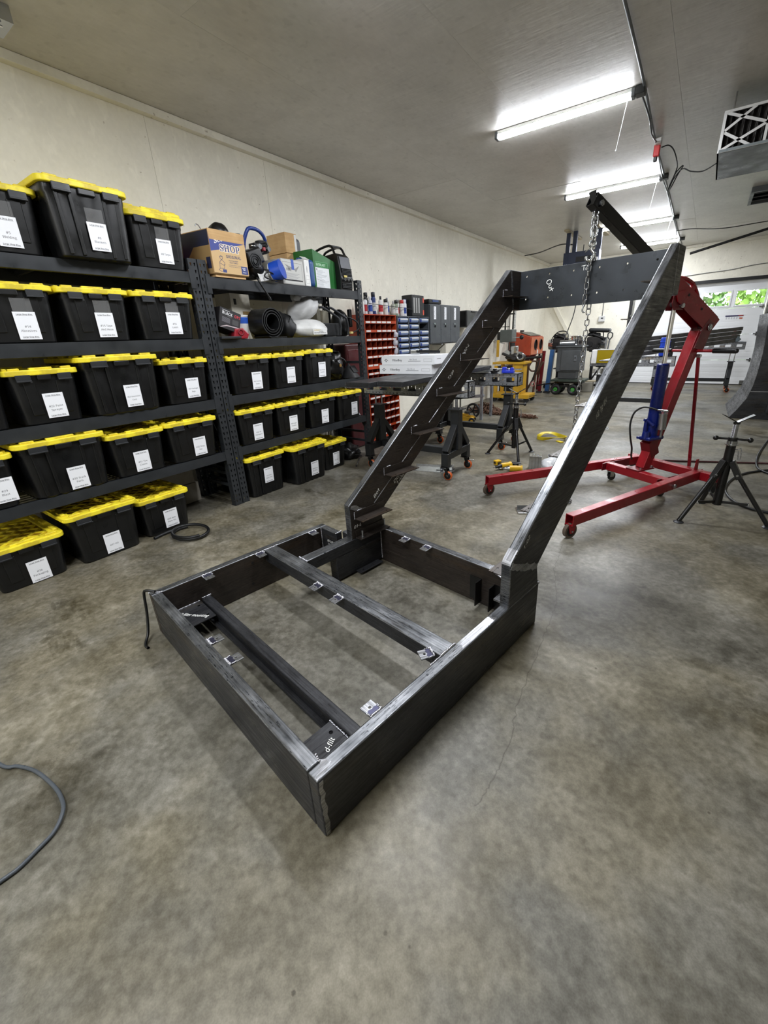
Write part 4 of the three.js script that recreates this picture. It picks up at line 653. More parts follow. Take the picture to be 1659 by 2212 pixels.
{ // third shelf and below
  const a = thing('cloth_bag', 'slumped black work bag with open mouth beside tote 28 Heavy', 'bag', [-3.72, U0, -3.87]); part(a, 'bag', lump(0.2, 0.2, 0.15, 0.2, 61, 30, -0.7).translate(0, 0.141, 0), blackPaint); part(a, 'strap', hose([[0.12, 0.2, 0.08], [0.19, 0.24, 0.02], [0.2, 0.2, -0.05], [0.14, 0.14, -0.1]], 0.012, 24, 8), rubber); part(a, 'buckle', rbox(0.012, 0.035, 0.03, 0.004, 0.185, 0.16, 0.02), paint(0x8a6a34, 0.4));
  const b = thing('cloth_bag', 'smooth peaked black bag at the far end of the middle shelf', 'bag', [-3.62, U0, -4.09]); part(b, 'bag', T(uvm(new THREE.ConeGeometry(0.15, 0.17, 18, 6)), 0, 0.087, 0, 0, 0, 0, V(1.0, 1, 0.85)), rubber); part(b, 'flap', box(0.1, 0.005, 0.09, 0.07, 0.1, -0.02, 0, 0, -0.9), blackPaint);
  const c = thing('tool_chest', 'dark maroon metal chest standing against the wall past the shelving', 'chest', [-4.03, 0, -4.56]); part(c, 'body', rbox(0.3, 1.42, 0.42, 0.03, 0, 0.712, 0, 0, 0, 0, 3), paint(0x4a191c, 0.4)); part(c, 'front_panel', rbox(0.02, 0.5, 0.34, 0.01, 0.145, 1.1, 0), paint(0x541c20, 0.35)); part(c, 'foot', box(0.25, 0.02, 0.38, 0, 0.0105, 0), blackM);
  const d = thing('tripod_leg', 'thin steel rod lying on the floor at the far shelving post', 'rod', [0, 0, 0]); part(d, 'rod', rod([-3.5, 0.012, -4.02], [-3.3, 0.012, -3.72], 0.008, 8), zinc); part(d, 'tip', rod([-3.3, 0.012, -3.72], [-3.285, 0.012, -3.7], 0.011, 8), blackM);
  const e = thing('cloth_pile', 'dark rag heap on the floor behind tote 41 DA', 'rags', [-3.66, 0, -4.0]); part(e, 'rags', lump(0.17, 0.11, 0.14, 0.25, 71).translate(0, 0.079, 0), blackPaint); part(e, 'cord', hose([[0.1, 0.08, 0.08], [0.17, 0.06, 0.02], [0.16, 0.03, -0.06]], 0.008, 16, 6), rubber);
  const g = thing('concrete_block', 'pale concrete blocks stacked against the wall under the first shelving unit', 'block', [-4.06, 0, -1.87]); for (let i = 0; i < 2; i++) part(g, 'block', rbox(0.18, 0.195, 0.4, 0.006, 0, 0.1 + i * 0.2, i * 0.03), paint(0x9a9488, 0.9));
}

// ---------- loose things on the floor near the frame ----------
{
  const g = []; for (let k = 0; k < 2; k++) { }
  const pts = []; for (let i = 0; i <= 40; i++) { const t = i / 40 * PI * 2 * 1.55; const e = Math.max(0, (i - 26) / 14); pts.push([-3.265 + Math.cos(t + 2.7) * 0.165 + 0, 0.014 + i * 0.0006, -1.545 - Math.sin(t + 2.7) * 0.125]); }
  pts.unshift([-3.435, 0.013, -1.33], [-3.452, 0.013, -1.42], [-3.448, 0.013, -1.5]);
  solo('rubber_hose', hose(pts, 0.0125, 140, 10), rubber, 'short black hose coiled on the floor beside tote 38 Axle Parts', 'hose');
  solo('air_hose', hose([[-2.3, 0.007, 0.04], [-1.935, 0.007, -0.012], [-1.861, 0.007, -0.049], [-1.773, 0.008, -0.08], [-1.639, 0.012, -0.096], [-1.556, 0.014, -0.093], [-1.509, 0.012, -0.079], [-1.465, 0.008, -0.04], [-1.448, 0.007, 0.01], [-1.435, 0.007, 0.06], [-1.44, 0.007, 0.11], [-1.47, 0.007, 0.4]], 0.0065, 90, 8), paint(0x4a5056, 0.4), 'thin dark grey hose curving across the floor at the lower left photo edge', 'hose');
  for (const [x, y, z, ry, l] of [[-2.42, 0, -3.98, 0.25, 'longer grey U-shaped steel bracket on the floor left of the table caster'], [-2.24, 0, -4.05, 0.35, 'shorter grey U-shaped steel bracket on the floor beside the table caster']]) {
    const o = thing('steel_bracket', l, 'bracket', [x, y, z], ry), L = l[0] === 'l' ? 0.32 : 0.2; part(o, 'web', [box(L, 0.006, 0.1, 0, 0.003, 0), box(L, 0.06, 0.006, 0, 0.03, -0.047)], zinc); part(o, 'flange', [box(0.006, 0.07, 0.1, L / 2, 0.035, 0)], zinc); part(o, 'bolt', cyl(0.008, 0.008, 0.02, L / 2 + 0.006, 0.03, 0.02, 0, 0, PI / 2, 8), bare);
  }
  for (const [x, z, ry, l] of [[-1.02, -3.35, 0.5, 'flat drilled steel plate on the floor left of the right upright'], [-1.27, -5.13, 0.3, 'flat drilled steel plate on the floor behind the right upright'], [-1.1, -7.1, 0.1, 'pale flat steel plate on the floor far behind the right upright']]) {
    const o = thing('steel_plate', l, 'plate', [x, 0, z], ry); const s = rrect(0.2, 0.13, 0.004); for (const q of [-0.07, 0.07]) s.holes.push(circ(0.01, q, 0.03)); part(o, 'plate', ext(s, 0.01, 0.001, 0, 0.006, 0, -PI / 2, 0, 0), zinc); part(o, 'stiffener', box(0.18, 0.03, 0.006, 0, 0.02, -0.05), zinc);
  }
}
{ // cordless tools
  const yel = paint(0xe2b31c, 0.4);
  const drill = (o, k) => {
    part(o, 'motor_housing', [cyl(0.036, 0.03, 0.12, 0, 0.04, 0, 0, 0, PI / 2, 18), cyl(0.03, 0.036, 0.02, -0.07, 0.04, 0, 0, 0, PI / 2, 18)], yel); part(o, 'rubber_grip', [rbox(0.04, 0.035, 0.12, 0.014, -0.02, 0.03, 0.08), rbox(0.05, 0.04, 0.03, 0.01, -0.02, 0.035, 0.02)], blackPlastic);
    part(o, 'nose', [lathe([[0.03, 0], [0.024, 0.03], [0.015, 0.045], [0.015, 0.07], [0, 0.07]], 18, 0.06, 0.04, 0, 0, 0, -PI / 2)], k ? zinc : blackPlastic); part(o, 'battery', rbox(0.075, 0.055, 0.065, 0.008, -0.02, 0.034, 0.165), k ? blackPlastic : yel); part(o, 'battery_band', rbox(0.078, 0.03, 0.045, 0.006, -0.02, 0.034, 0.17), blackPlastic); part(o, 'bit', rod([0.13, 0.04, 0], [0.17, 0.04, 0], 0.004, 8), zinc);
  };
  const a = thing('cordless_drill', 'yellow and black cordless drill lying left of the impact driver', 'drill', [-1.66, 0, -4.44], -2.1); drill(a, 0);
  const b = thing('impact_driver', 'yellow and black impact driver lying right of the cordless drill', 'drill', [-1.52, 0, -4.38], 3.6); drill(b, 1);
  const c = thing('steel_blocks', 'neat square bundle of grey steel bar offcuts on the floor by the hoist leg', 'steel bars', [-1.37, 0, -4.62], 0.3);
  for (let i = 0; i < 4; i++) for (let j = 0; j < 4; j++) part(c, 'bar', rbox(0.033, 0.15 + ((i * 3 + j) % 4) * 0.002, 0.033, 0.002, (i - 1.5) * 0.034, 0.077, (j - 1.5) * 0.034), zinc);
  const d = thing('plastic_bag', 'crumpled clear plastic bag of hardware beside the steel bar bundle', 'bag', [-1.2, 0, -4.72]); part(d, 'bag', lump(0.11, 0.07, 0.09, 0.3, 91, 30, -0.6).translate(0, 0.043, 0), new THREE.MeshPhysicalMaterial({ color: 0xf4f6f8, roughness: 0.25, transmission: 0.55, thickness: 0 })); part(d, 'bolt', [rod([-0.03, 0.012, 0], [0.03, 0.012, 0.02], 0.008, 8)], zinc);
  // yellow sling: a flat woven loop
  const s = thing('lifting_sling', 'yellow flat lifting sling lying in a loop on the floor', 'sling', [-1.62, 0, -6.15]); const pts = []; for (let i = 0; i < 28; i++) { const t = i / 28 * PI * 2, r = 1 + 0.12 * Math.sin(3 * t + 1); pts.push([Math.cos(t) * 0.19 * r, 0.035 + 0.014 * Math.sin(2 * t), Math.sin(t) * 0.17 * r]); }
  const cv = new THREE.CatmullRomCurve3(pts.map(vv), true), pos = [], idx = []; const M = 80;
  for (let i = 0; i < M; i++) { const p = cv.getPoint(i / M), n = V(p.x, 0, p.z).normalize(), tw = 0.5 + 0.5 * Math.sin(i / M * PI * 4); const w = V(n.x * 0.026 * tw, 0.03 * (1 - tw * 0.75), n.z * 0.026 * tw), th = V(-n.x * 0.0035, 0.0035 * tw, -n.z * 0.0035); for (const [a1, b1] of [[1, 1], [1, -1], [-1, -1], [-1, 1]]) { const q = p.clone().add(w.clone().multiplyScalar(a1)).add(th.clone().multiplyScalar(b1)); pos.push(q.x, q.y, q.z); } }
  for (let i = 0; i < M; i++) for (let k = 0; k < 4; k++) { const a1 = i * 4 + k, b1 = i * 4 + (k + 1) % 4, c1 = ((i + 1) % M) * 4 + k, d1 = ((i + 1) % M) * 4 + (k + 1) % 4; idx.push(a1, b1, c1, b1, d1, c1); }
  const g = new THREE.BufferGeometry(); g.setAttribute('position', new THREE.Float32BufferAttribute(pos, 3)); g.setIndex(idx); g.computeVertexNormals(); const sm2 = paint(0xd9c016, 0.6); sm2.side = THREE.DoubleSide; part(s, 'webbing', uvm(g), sm2); part(s, 'eye_end', [rbox(0.11, 0.012, 0.055, 0.004, 0.17, 0.008, 0.17, 0, -0.7, 0)], sm2);
}

// ---------- red engine hoist (local x toward its rear, z to its right) ----------
const red = paint(0x92121e, 0.3, 0.05), redDark = paint(0x6e0c16, 0.36, 0.05), blueJ = paint(0x0c1e6a, 0.2, 0.05);
function tubeEnd(a, b, h, w, t = 0.006) {   // open-ended square tube between two points
  const s = rrect(w, h, 0.006); s.holes.push(rrect(w - 2 * t, h - 2 * t, 0.003, 0, 0, THREE.Path)); const L = vv(a).distanceTo(vv(b)); return span(ext(s, L, 0, 0, 0, 0, 0, PI / 2, 0), a, b);
}
{
  const o = thing('engine_hoist', 'red engine hoist with splayed legs, blue jack and raised boom behind the frame', 'engine hoist', [-0.274, 0, -4.503], 58 * PI / 180);
  for (const s of [1, -1]) {
    const a = [-1.46, 0.15, s * 0.528], b = [0.33, 0.15, s * 0.31], c = [-1.42, 0.058, s * 0.523];
    const l = part(o, 'leg', tubeEnd(a, b, 0.085, 0.07), red);
    const wheel = part(o, 'wheel', [cyl(0.057, 0.057, 0.03, c[0] - 0.02, 0.058, c[2], PI / 2, 0, 0, 24)], paint(0x5a4d42, 0.6)); part(wheel, 'hub', [cyl(0.041, 0.041, 0.033, c[0] - 0.02, 0.058, c[2], PI / 2, 0, 0, 20)], blackPaint);
    for (const q of [-1, 1]) part(o, 'fork', ext(shp([[c[0] - 0.055, 0.115], [c[0] + 0.02, 0.115], [c[0] - 0.0, 0.04], [c[0] - 0.035, 0.04]]), 0.005, 0, 0, 0, c[2] + q * 0.021), red);
    part(o, 'axle_bolt', cyl(0.008, 0.008, 0.06, c[0] - 0.02, 0.058, c[2], PI / 2, 0, 0, 8), zinc);
    // swivel caster under the base
    const q = [-0.13, 0, s * 0.27]; part(o, 'caster_wheel', [cyl(0.04, 0.04, 0.028, q[0] + 0.03, 0.0405, q[2], PI / 2, 0, 0, 22)], blackPaint); part(o, 'caster_fork', [box(0.05, 0.055, 0.004, q[0] + 0.015, 0.07, q[2] + 0.02), box(0.05, 0.055, 0.004, q[0] + 0.015, 0.07, q[2] - 0.02), cyl(0.03, 0.03, 0.01, q[0], 0.102, q[2])], zinc);
    part(o, 'pivot_bolt', [cyl(0.012, 0.012, 0.13, -0.15, 0.15, s * 0.365, PI / 2, 0, 0, 10), cyl(0.019, 0.019, 0.012, -0.15, 0.15, s * 0.42, PI / 2, 0, 0, 6)], zinc);
    part(o, 'side_plate', [bar([-0.22, 0.15, s * 0.3], [0.4, 0.15, s * 0.3], 0.075, 0.01, 0.002)], redDark);
    part(o, 'lug', ext(shp([[-0.025, 0], [0.025, 0], [0.015, 0.1], [-0.015, 0.1]]), 0.008, 0.001, 0.33, 0.19, s * 0.28), red);
    part(o, 'brace', bar([0.385, 1.2, s * 0.055], [0.37, 0.19, s * 0.19], 0.03, 0.012, 0.003, V(0, 0, 1)), redDark);
  }
  part(o, 'front_cross', bar([-0.13, 0.15, -0.33], [-0.13, 0.15, 0.33], 0.075, 0.075, 0.006), red);
  part(o, 'rear_cross', tubeEnd([0.33, 0.15, -0.42], [0.33, 0.15, 0.47], 0.08, 0.075), red);
  part(o, 'rear_caster', [cyl(0.04, 0.04, 0.028, 0.37, 0.0405, 0.44, PI / 2, 0, 0, 20), box(0.05, 0.055, 0.05, 0.35, 0.08, 0.44)], blackPaint); part(o, 'rear_caster', [cyl(0.04, 0.04, 0.028, 0.37, 0.0405, -0.38, PI / 2, 0, 0, 20), box(0.05, 0.055, 0.05, 0.35, 0.08, -0.38)], blackPaint);
  part(o, 'base_plate', [box(0.22, 0.012, 0.14, -0.06, 0.193, 0)], redDark); part(o, 'base_bolt', cyl(0.013, 0.013, 0.02, -0.12, 0.205, 0.05, 0, 0, 0, 6), zinc); part(o, 'base_bolt', cyl(0.013, 0.013, 0.02, 0.03, 0.205, 0.055, 0, 0, 0, 6), zinc);
  const mA = [-0.03, 0.19, 0], mB = [0.385, 1.4, 0];
  const mast = part(o, 'mast', tubeEnd(mA, mB, 0.095, 0.09), red);
  for (const s of [1, -1]) part(o, 'mast_ear', ext(shp([[0.3, 1.27], [0.43, 1.24], [0.515, 1.47], [0.43, 1.51], [0.375, 1.45]]), 0.008, 0.001, 0, 0, s * 0.05), redDark);
  // boom: red sleeve with blackened extension
  const bA = [0.54, 1.475, 0], bB = [-0.28, 1.91, 0], tip = [-1.035, 2.31, 0];
  part(o, 'boom', [tubeEnd(bA, bB, 0.115, 0.085)], red);
  for (const s of [1, -1]) part(o, 'boom_cheek', ext(shp([[0.58, 1.5], [0.45, 1.36], [0.36, 1.44], [-0.02, 1.65], [-0.06, 1.72], [0.05, 1.74], [0.48, 1.56]]), 0.008, 0.001, 0, 0, s * 0.048), red);
  part(o, 'boom_extension', tubeEnd([-0.2, 1.868, 0], tip, 0.085, 0.07, 0.005), blackPaint);
  part(o, 'boom_lip', [box(0.02, 0.1, 0.1, -0.28, 1.91, 0, 0, 0, 0.487)], blackPaint);
  for (const [x, y] of [[0.1, 1.7], [0.3, 1.59]]) for (const s of [1, -1]) part(o, 'pin_hole', cyl(0.011, 0.011, 0.004, x, y, s * 0.0535, PI / 2, 0, 0, 12), blackM);
  part(o, 'pivot_bolt', [cyl(0.012, 0.012, 0.14, 0.45, 1.44, 0, PI / 2, 0, 0, 10), cyl(0.02, 0.02, 0.012, 0.45, 1.44, 0.064, PI / 2, 0, 0, 6), tor(0.024, 0.005, 0.45, 1.44, 0.062, 0, 0, 0, 16, 6)], zinc);
  part(o, 'lift_bolt', [cyl(0.012, 0.012, 0.14, 0.03, 1.62, 0, PI / 2, 0, 0, 10), cyl(0.019, 0.019, 0.012, 0.03, 1.62, 0.066, PI / 2, 0, 0, 6)], zinc);
  part(o, 'brace_bolt', cyl(0.016, 0.016, 0.15, 0.385, 1.2, 0, PI / 2, 0, 0, 8), zinc);
  for (const s of [1, -1]) part(o, 'jack_lug', ext(shp([[-0.035, 1.585], [0.09, 1.585], [0.12, 1.68], [-0.06, 1.72], [-0.07, 1.64]]), 0.008, 0.002, 0, 0, s * 0.035), redDark);
  part(o, 'tip_bolt', [cyl(0.012, 0.012, 0.11, tip[0] + 0.05, tip[1] - 0.03, 0, PI / 2, 0, 0, 8), cyl(0.02, 0.02, 0.012, tip[0] + 0.05, tip[1] - 0.03, 0.045, PI / 2, 0, 0, 6)], zinc);
  part(o, 'tip_cap', ext(shp([[-0.035, -0.045], [0.035, -0.045], [0.0, -0.02], [0.035, 0.045], [-0.035, 0.045]]), 0.006, 0.001, tip[0] - 0.003, tip[1] + 0.002, 0, 0, PI / 2, 0), blackPaint);
  // curved push handle at the back of the boom
  part(o, 'boom_handle', hose([[-0.2, 1.86, 0], [-0.02, 1.835, 0], [0.1, 1.825, 0], [0.2, 1.79, 0], [0.27, 1.72, 0], [0.34, 1.62, 0], [0.39, 1.56, 0]], 0.017, 40, 10, false, 0.2), red);
  part(o, 'handle_web', bar([0.21, 1.77, 0], [0.13, 1.67, 0], 0.05, 0.03, 0.004), red);
  part(o, 'push_bar', rod([0.36, 1.245, -0.18], [0.36, 1.245, 0.2], 0.013, 12), red); for (const s of [1, -1]) part(o, 'grip', [rod([0.36, 1.245, s * 0.19], [0.36, 1.245, s * 0.37], 0.021, 14), sph(0.021, 0.36, 1.245, s * 0.37, 12)], blackPlastic);
  // long-ram jack
  part(o, 'jack_bracket', [bar([0.055, 0.31, 0], [-0.01, 0.46, 0], 0.11, 0.1, 0.006, V(1, 0, 0)), box(0.1, 0.012, 0.12, 0.0, 0.462, 0)], redDark);
  part(o, 'jack_base', [rbox(0.2, 0.035, 0.12, 0.015, 0.0, 0.488, 0.015), cyl(0.02, 0.02, 0.02, -0.085, 0.488, -0.05), cyl(0.035, 0.03, 0.06, -0.075, 0.52, 0.01)], blueJ);
  part(o, 'jack_body', [lathe([[0, 0], [0.052, 0], [0.052, 0.63], [0.046, 0.648], [0.022, 0.65], [0, 0.65]], 28, 0.01, 0.505, 0)], blueJ);
  part(o, 'jack_pump', [cyl(0.017, 0.017, 0.15, -0.07, 0.58, -0.01), rod([-0.075, 0.665, -0.01], [-0.045, 0.61, 0.05], 0.014), box(0.03, 0.02, 0.02, -0.085, 0.66, -0.01)], blueJ);
  part(o, 'jack_rod', [cyl(0.0185, 0.0185, 0.52, 0.015, 1.4, 0, 0, 0, 0.0, 20)], chromeM); part(o, 'rod_eye', cyl(0.024, 0.024, 0.06, 0.02, 1.635, 0, PI / 2, 0, 0, 16), zinc);
  part(o, 'air_motor', [cyl(0.034, 0.034, 0.13, 0.0, 0.655, 0.095, 0, 0, 0.1, 22), cyl(0.037, 0.037, 0.012, -0.007, 0.722, 0.095, 0, 0, 0.1, 22), cyl(0.037, 0.037, 0.012, 0.007, 0.588, 0.095, 0, 0, 0.1, 22), cyl(0.01, 0.01, 0.08, 0.01, 0.545, 0.095)], zinc);
  part(o, 'air_fitting', [cyl(0.012, 0.012, 0.06, -0.03, 0.755, 0.12, PI / 2), cyl(0.009, 0.009, 0.05, -0.035, 0.755, 0.08, PI / 2), cyl(0.011, 0.011, 0.035, -0.012, 0.738, 0.115)], zinc);
  part(o, 'air_line', hose([[-0.035, 0.755, 0.06], [-0.06, 0.77, 0.0], [-0.08, 0.765, -0.07], [-0.11, 0.71, -0.12], [-0.125, 0.6, -0.13], [-0.12, 0.48, -0.11], [-0.05, 0.36, -0.13], [0.05, 0.26, -0.2], [0.12, 0.2, -0.24]], 0.0085, 60, 8), rubber);
}
// chain from the boom tip, hooked round the plate
{
  const link = (() => { const pts = [], a = 0.0125, b = 0.0155; for (let i = 0; i < 10; i++) { const t = i / 9 * PI; pts.push([b * Math.cos(t) * 0.9, a + b * Math.sin(t) * 0.9 , 0]); } for (let i = 0; i < 10; i++) { const t = PI + i / 9 * PI; pts.push([b * Math.cos(t) * 0.9, -a + b * Math.sin(t) * 0.9, 0]); } return clean(uvm(new THREE.TubeGeometry(new THREE.CatmullRomCurve3(pts.map(vv), true), 28, 0.0045, 6, true))); })();
  const o = thing('lifting_chain', 'grey steel lifting chain with hook hanging from the boom tip around the plate', 'chain', [0, 0, 0]);
  const chainM = std(0xa8a9ab, 0.38, 0.9, { roughnessMap: steelRough }); let k = 0; const q = new THREE.Quaternion();
  const run = (pts, n, s = 1, mat = chainM) => { const c = new THREE.CatmullRomCurve3(pts.map(vv)), L = c.getLength(); n = n || Math.round(L / (0.0385 * s)); for (let i = 0; i < n; i++) { const t = (i + 0.5) / n, p = c.getPointAt(t), d = c.getTangentAt(t).normalize(); const m = mesh(o, 'chain_link', link, mat); m.position.copy(p); q.setFromUnitVectors(V(0, 1, 0), d); m.quaternion.copy(q).multiply(new THREE.Quaternion().setFromAxisAngle(V(0, 1, 0), (k % 2) * PI / 2 + 0.6)); m.scale.set(s, s * 0.9, s); k++; } };
  const TIP = [-0.797, 2.265, -3.668];
  run([TIP, [-0.796, 2.16, -3.663], [-0.795, 2.065, -3.66]], 6, 1.5);
  const hook = part(o, 'hook', [tor(0.02, 0.008, -0.795, 2.04, -3.66, 0, 0.5, 0, 18, 8), hose([[-0.795, 2.022, -3.66], [-0.795, 2.0, -3.66], [-0.775, 1.975, -3.652], [-0.778, 1.945, -3.652], [-0.8, 1.93, -3.66], [-0.825, 1.94, -3.67], [-0.832, 1.965, -3.673]], 0.0115, 30, 10)], zinc); part(o, 'hook_latch', rod([-0.8, 2.02, -3.662], [-0.845, 1.995, -3.678], 0.0035, 6), zinc);
  // over the plate and down behind it, and the front run down to the grab hook
  run([[-0.797, 1.94, -3.658], [-0.799, 1.86, -3.645], [-0.802, 1.75, -3.643], [-0.806, 1.63, -3.64]]);
  part(o, 'grab_hook', hose([[-0.806, 1.635, -3.64], [-0.812, 1.6, -3.636], [-0.802, 1.585, -3.636], [-0.792, 1.592, -3.638]], 0.006, 16, 8), zinc);
  run([[-0.785, 1.945, -3.66], [-0.784, 1.955, -3.69], [-0.784, 1.9, -3.722], [-0.785, 1.62, -3.722], [-0.79, 1.3, -3.72], [-0.793, 0.8, -3.72], [-0.8, 0.3, -3.72], [-0.81, 0.02, -3.72]]);
  const heap = []; for (let i = 0; i < 12; i++) heap.push([-0.81 + 0.05 * Math.cos(i * 1.3), 0.012, -3.72 + 0.05 * Math.sin(i * 1.3)]); run(heap, 16);
}
// ---------- pipe stands ----------
function pipeStand(label, p, ry, h, feet, headRy) {
  const o = thing('pipe_stand', label, 'pipe stand', p, ry);
  part(o, 'column', [rod([0, 0.11, 0], [0, h, 0], 0.031, 22)], blackPaint);
  part(o, 'collar', [cyl(0.034, 0.034, 0.035, 0, h + 0.012, 0), cyl(0.044, 0.044, 0.006, 0, h + 0.003, 0)], zinc);
  part(o, 'screw', [cyl(0.0175, 0.0175, 0.14, 0, h + 0.1, 0), ...[...Array(16)].map((_, i) => tor(0.017, 0.0022, 0, h + 0.055 + i * 0.0075, 0, PI / 2 + 0.06, 0, 0, 14, 5))], zinc);
  part(o, 'nut_handle', [cyl(0.03, 0.03, 0.024, 0, h + 0.042, 0), rod([-0.105, h + 0.042, 0.0], [0.105, h + 0.042, 0.0], 0.008), sph(0.019, -0.105, h + 0.042, 0), sph(0.019, 0.105, h + 0.042, 0)], blackPaint);
  const y = h + 0.17, hd = part(o, 'v_head', [bar([0, y, 0], [0.098, y + 0.056, 0], 0.006, 0.05, 0.002), bar([0, y, 0], [-0.098, y + 0.056, 0], 0.006, 0.05, 0.002), cyl(0.022, 0.022, 0.012, 0, y - 0.006, 0)], blackPaint); hd.rotation.y = headRy;
  part(o, 'lock_pin', hose([[0.03, h - 0.035, 0.0], [0.05, h - 0.035, 0], [0.062, h - 0.02, 0], [0.07, h - 0.05, 0.004], [0.073, h - 0.1, 0.006], [0.062, h - 0.11, 0.004], [0.05, h - 0.045, 0]], 0.0035, 30, 6), bare);
  const jY = h * 0.62;
  feet.forEach((f) => {
    const d = V(f[0], 0, f[1]).normalize(), j = [d.x * 0.05, jY, d.z * 0.05], k = V(...j).lerp(V(f[0], 0.01, f[1]), 0.5);
    part(o, 'leg', rod([d.x * 0.035, jY + 0.07, d.z * 0.035], [f[0], 0.012, f[1]], 0.0165, 12), blackPaint);
    part(o, 'leg_bracket', [bar([d.x * 0.028, jY + 0.1, d.z * 0.028], [d.x * 0.1, jY - 0.03, d.z * 0.1], 0.04, 0.045, 0.003, d)], blackPaint);
    part(o, 'strut', bar([d.x * 0.03, 0.135, d.z * 0.03], [k.x, k.y - 0.04, k.z], 0.022, 0.008, 0.002), blackPaint);
    part(o, 'bolt', cyl(0.009, 0.009, 0.055, k.x, k.y - 0.04, k.z, PI / 2, Math.atan2(-d.z, d.x), 0, 8), zinc); part(o, 'bolt', cyl(0.009, 0.009, 0.06, j[0] + d.x * 0.03, jY, j[2] + d.z * 0.03, PI / 2, 0, 0, 8), zinc);
    part(o, 'foot', [lathe([[0, 0], [0.036, 0], [0.036, 0.005], [0.018, 0.014], [0, 0.014]], 18, f[0], 0, f[1])], darkGrey);
  });
  return o;
}
pipeStand('black tripod pipe stand with a V head at the right photo edge', [0.305, 0, -3.955], 0, 0.6, [[-0.23, 0.253], [0.335, 0.063], [-0.09, -0.295]], 0.25);
pipeStand('black tripod pipe stand standing in front of the second beam table', [-1.765, 0, -5.0], 0, 0.615, [[-0.337, 0.03], [0.132, -0.31], [0.16, 0.265]], 0.3);
// hoses lying behind the right pipe stand
solo('air_hose', hose([[0.12, 0.01, -5.25], [-0.18, 0.01, -5.5], [0.054, 0.01, -5.6], [0.4, 0.01, -5.73], [0.811, 0.01, -5.876], [1.6, 0.01, -6.1], [2.4, 0.01, -6.0]], 0.01, 70, 8), paint(0x4a2a2c, 0.5), 'long dark red air hose running across the floor behind the hoist', 'hose');
solo('air_hose', hose([[1.3, 0.4, -8.6], [1.15, 0.1, -8.2], [0.95, 0.012, -7.3], [0.76, 0.012, -6.3], [0.7, 0.012, -5.72], [0.74, 0.012, -5.5], [0.85, 0.012, -5.42], [1.2, 0.012, -5.4]], 0.011, 70, 8), rubber, 'black hose bending on the floor at the right photo edge', 'hose');
solo('air_hose', hose([[0.98, 0.011, -5.75], [0.8, 0.011, -5.6], [0.6, 0.011, -5.38], [0.47, 0.011, -5.1], [0.4, 0.011, -4.75], [0.43, 0.011, -4.45], [0.53, 0.011, -4.28], [0.68, 0.011, -4.22], [1.0, 0.011, -4.25]], 0.011, 80, 8), paint(0x202123, 0.5), 'dark hose passing under the right pipe stand', 'hose');

// ---------- perforated box-beam tables on caster bases ----------
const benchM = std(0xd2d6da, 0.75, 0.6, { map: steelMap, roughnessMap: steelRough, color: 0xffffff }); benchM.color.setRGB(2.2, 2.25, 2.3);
const baseM = paint(0x1f2123, 0.45, 0.1), orangeTread = paint(0xe06a2c, 0.45);
function beamPlate(L, H, win) {   // a plate with a grid of 16 mm holes and windows
  const s = shp([[0, 0], [L, 0], [L, H], [0, H]]), n = Math.floor((L - 0.03) / 0.05), o = (L - (n - 1) * 0.05) / 2;
  const wins = []; if (win) { const m = Math.max(1, Math.round(L / 0.21)); for (let i = 0; i < m; i++) { const cx = L * (i + 0.5) / m; wins.push(cx); s.holes.push(rrect(0.11, H * 0.38, 0.012, cx, H / 2, THREE.Path)); } }
  for (let i = 0; i < n; i++) { const x = o + i * 0.05; for (const y of win ? [0.022, H / 2, H - 0.022] : [0.035, H / 2, H - 0.035]) { if (win && y === H / 2 && wins.some((c) => Math.abs(c - x) < 0.072)) continue; if (!win && H < 0.12 && y === H / 2) continue; s.holes.push(circ(0.008, x, y)); } }
  return s;
}
const casterW = lathe([[0, -0.016], [0.04, -0.016], [0.04, 0.016], [0, 0.016]], 20, 0, 0, 0, PI / 2), casterT = lathe([[0.04, -0.016], [0.047, -0.014], [0.05, -0.006], [0.05, 0.006], [0.047, 0.014], [0.04, 0.016]], 24, 0, 0, 0, PI / 2);
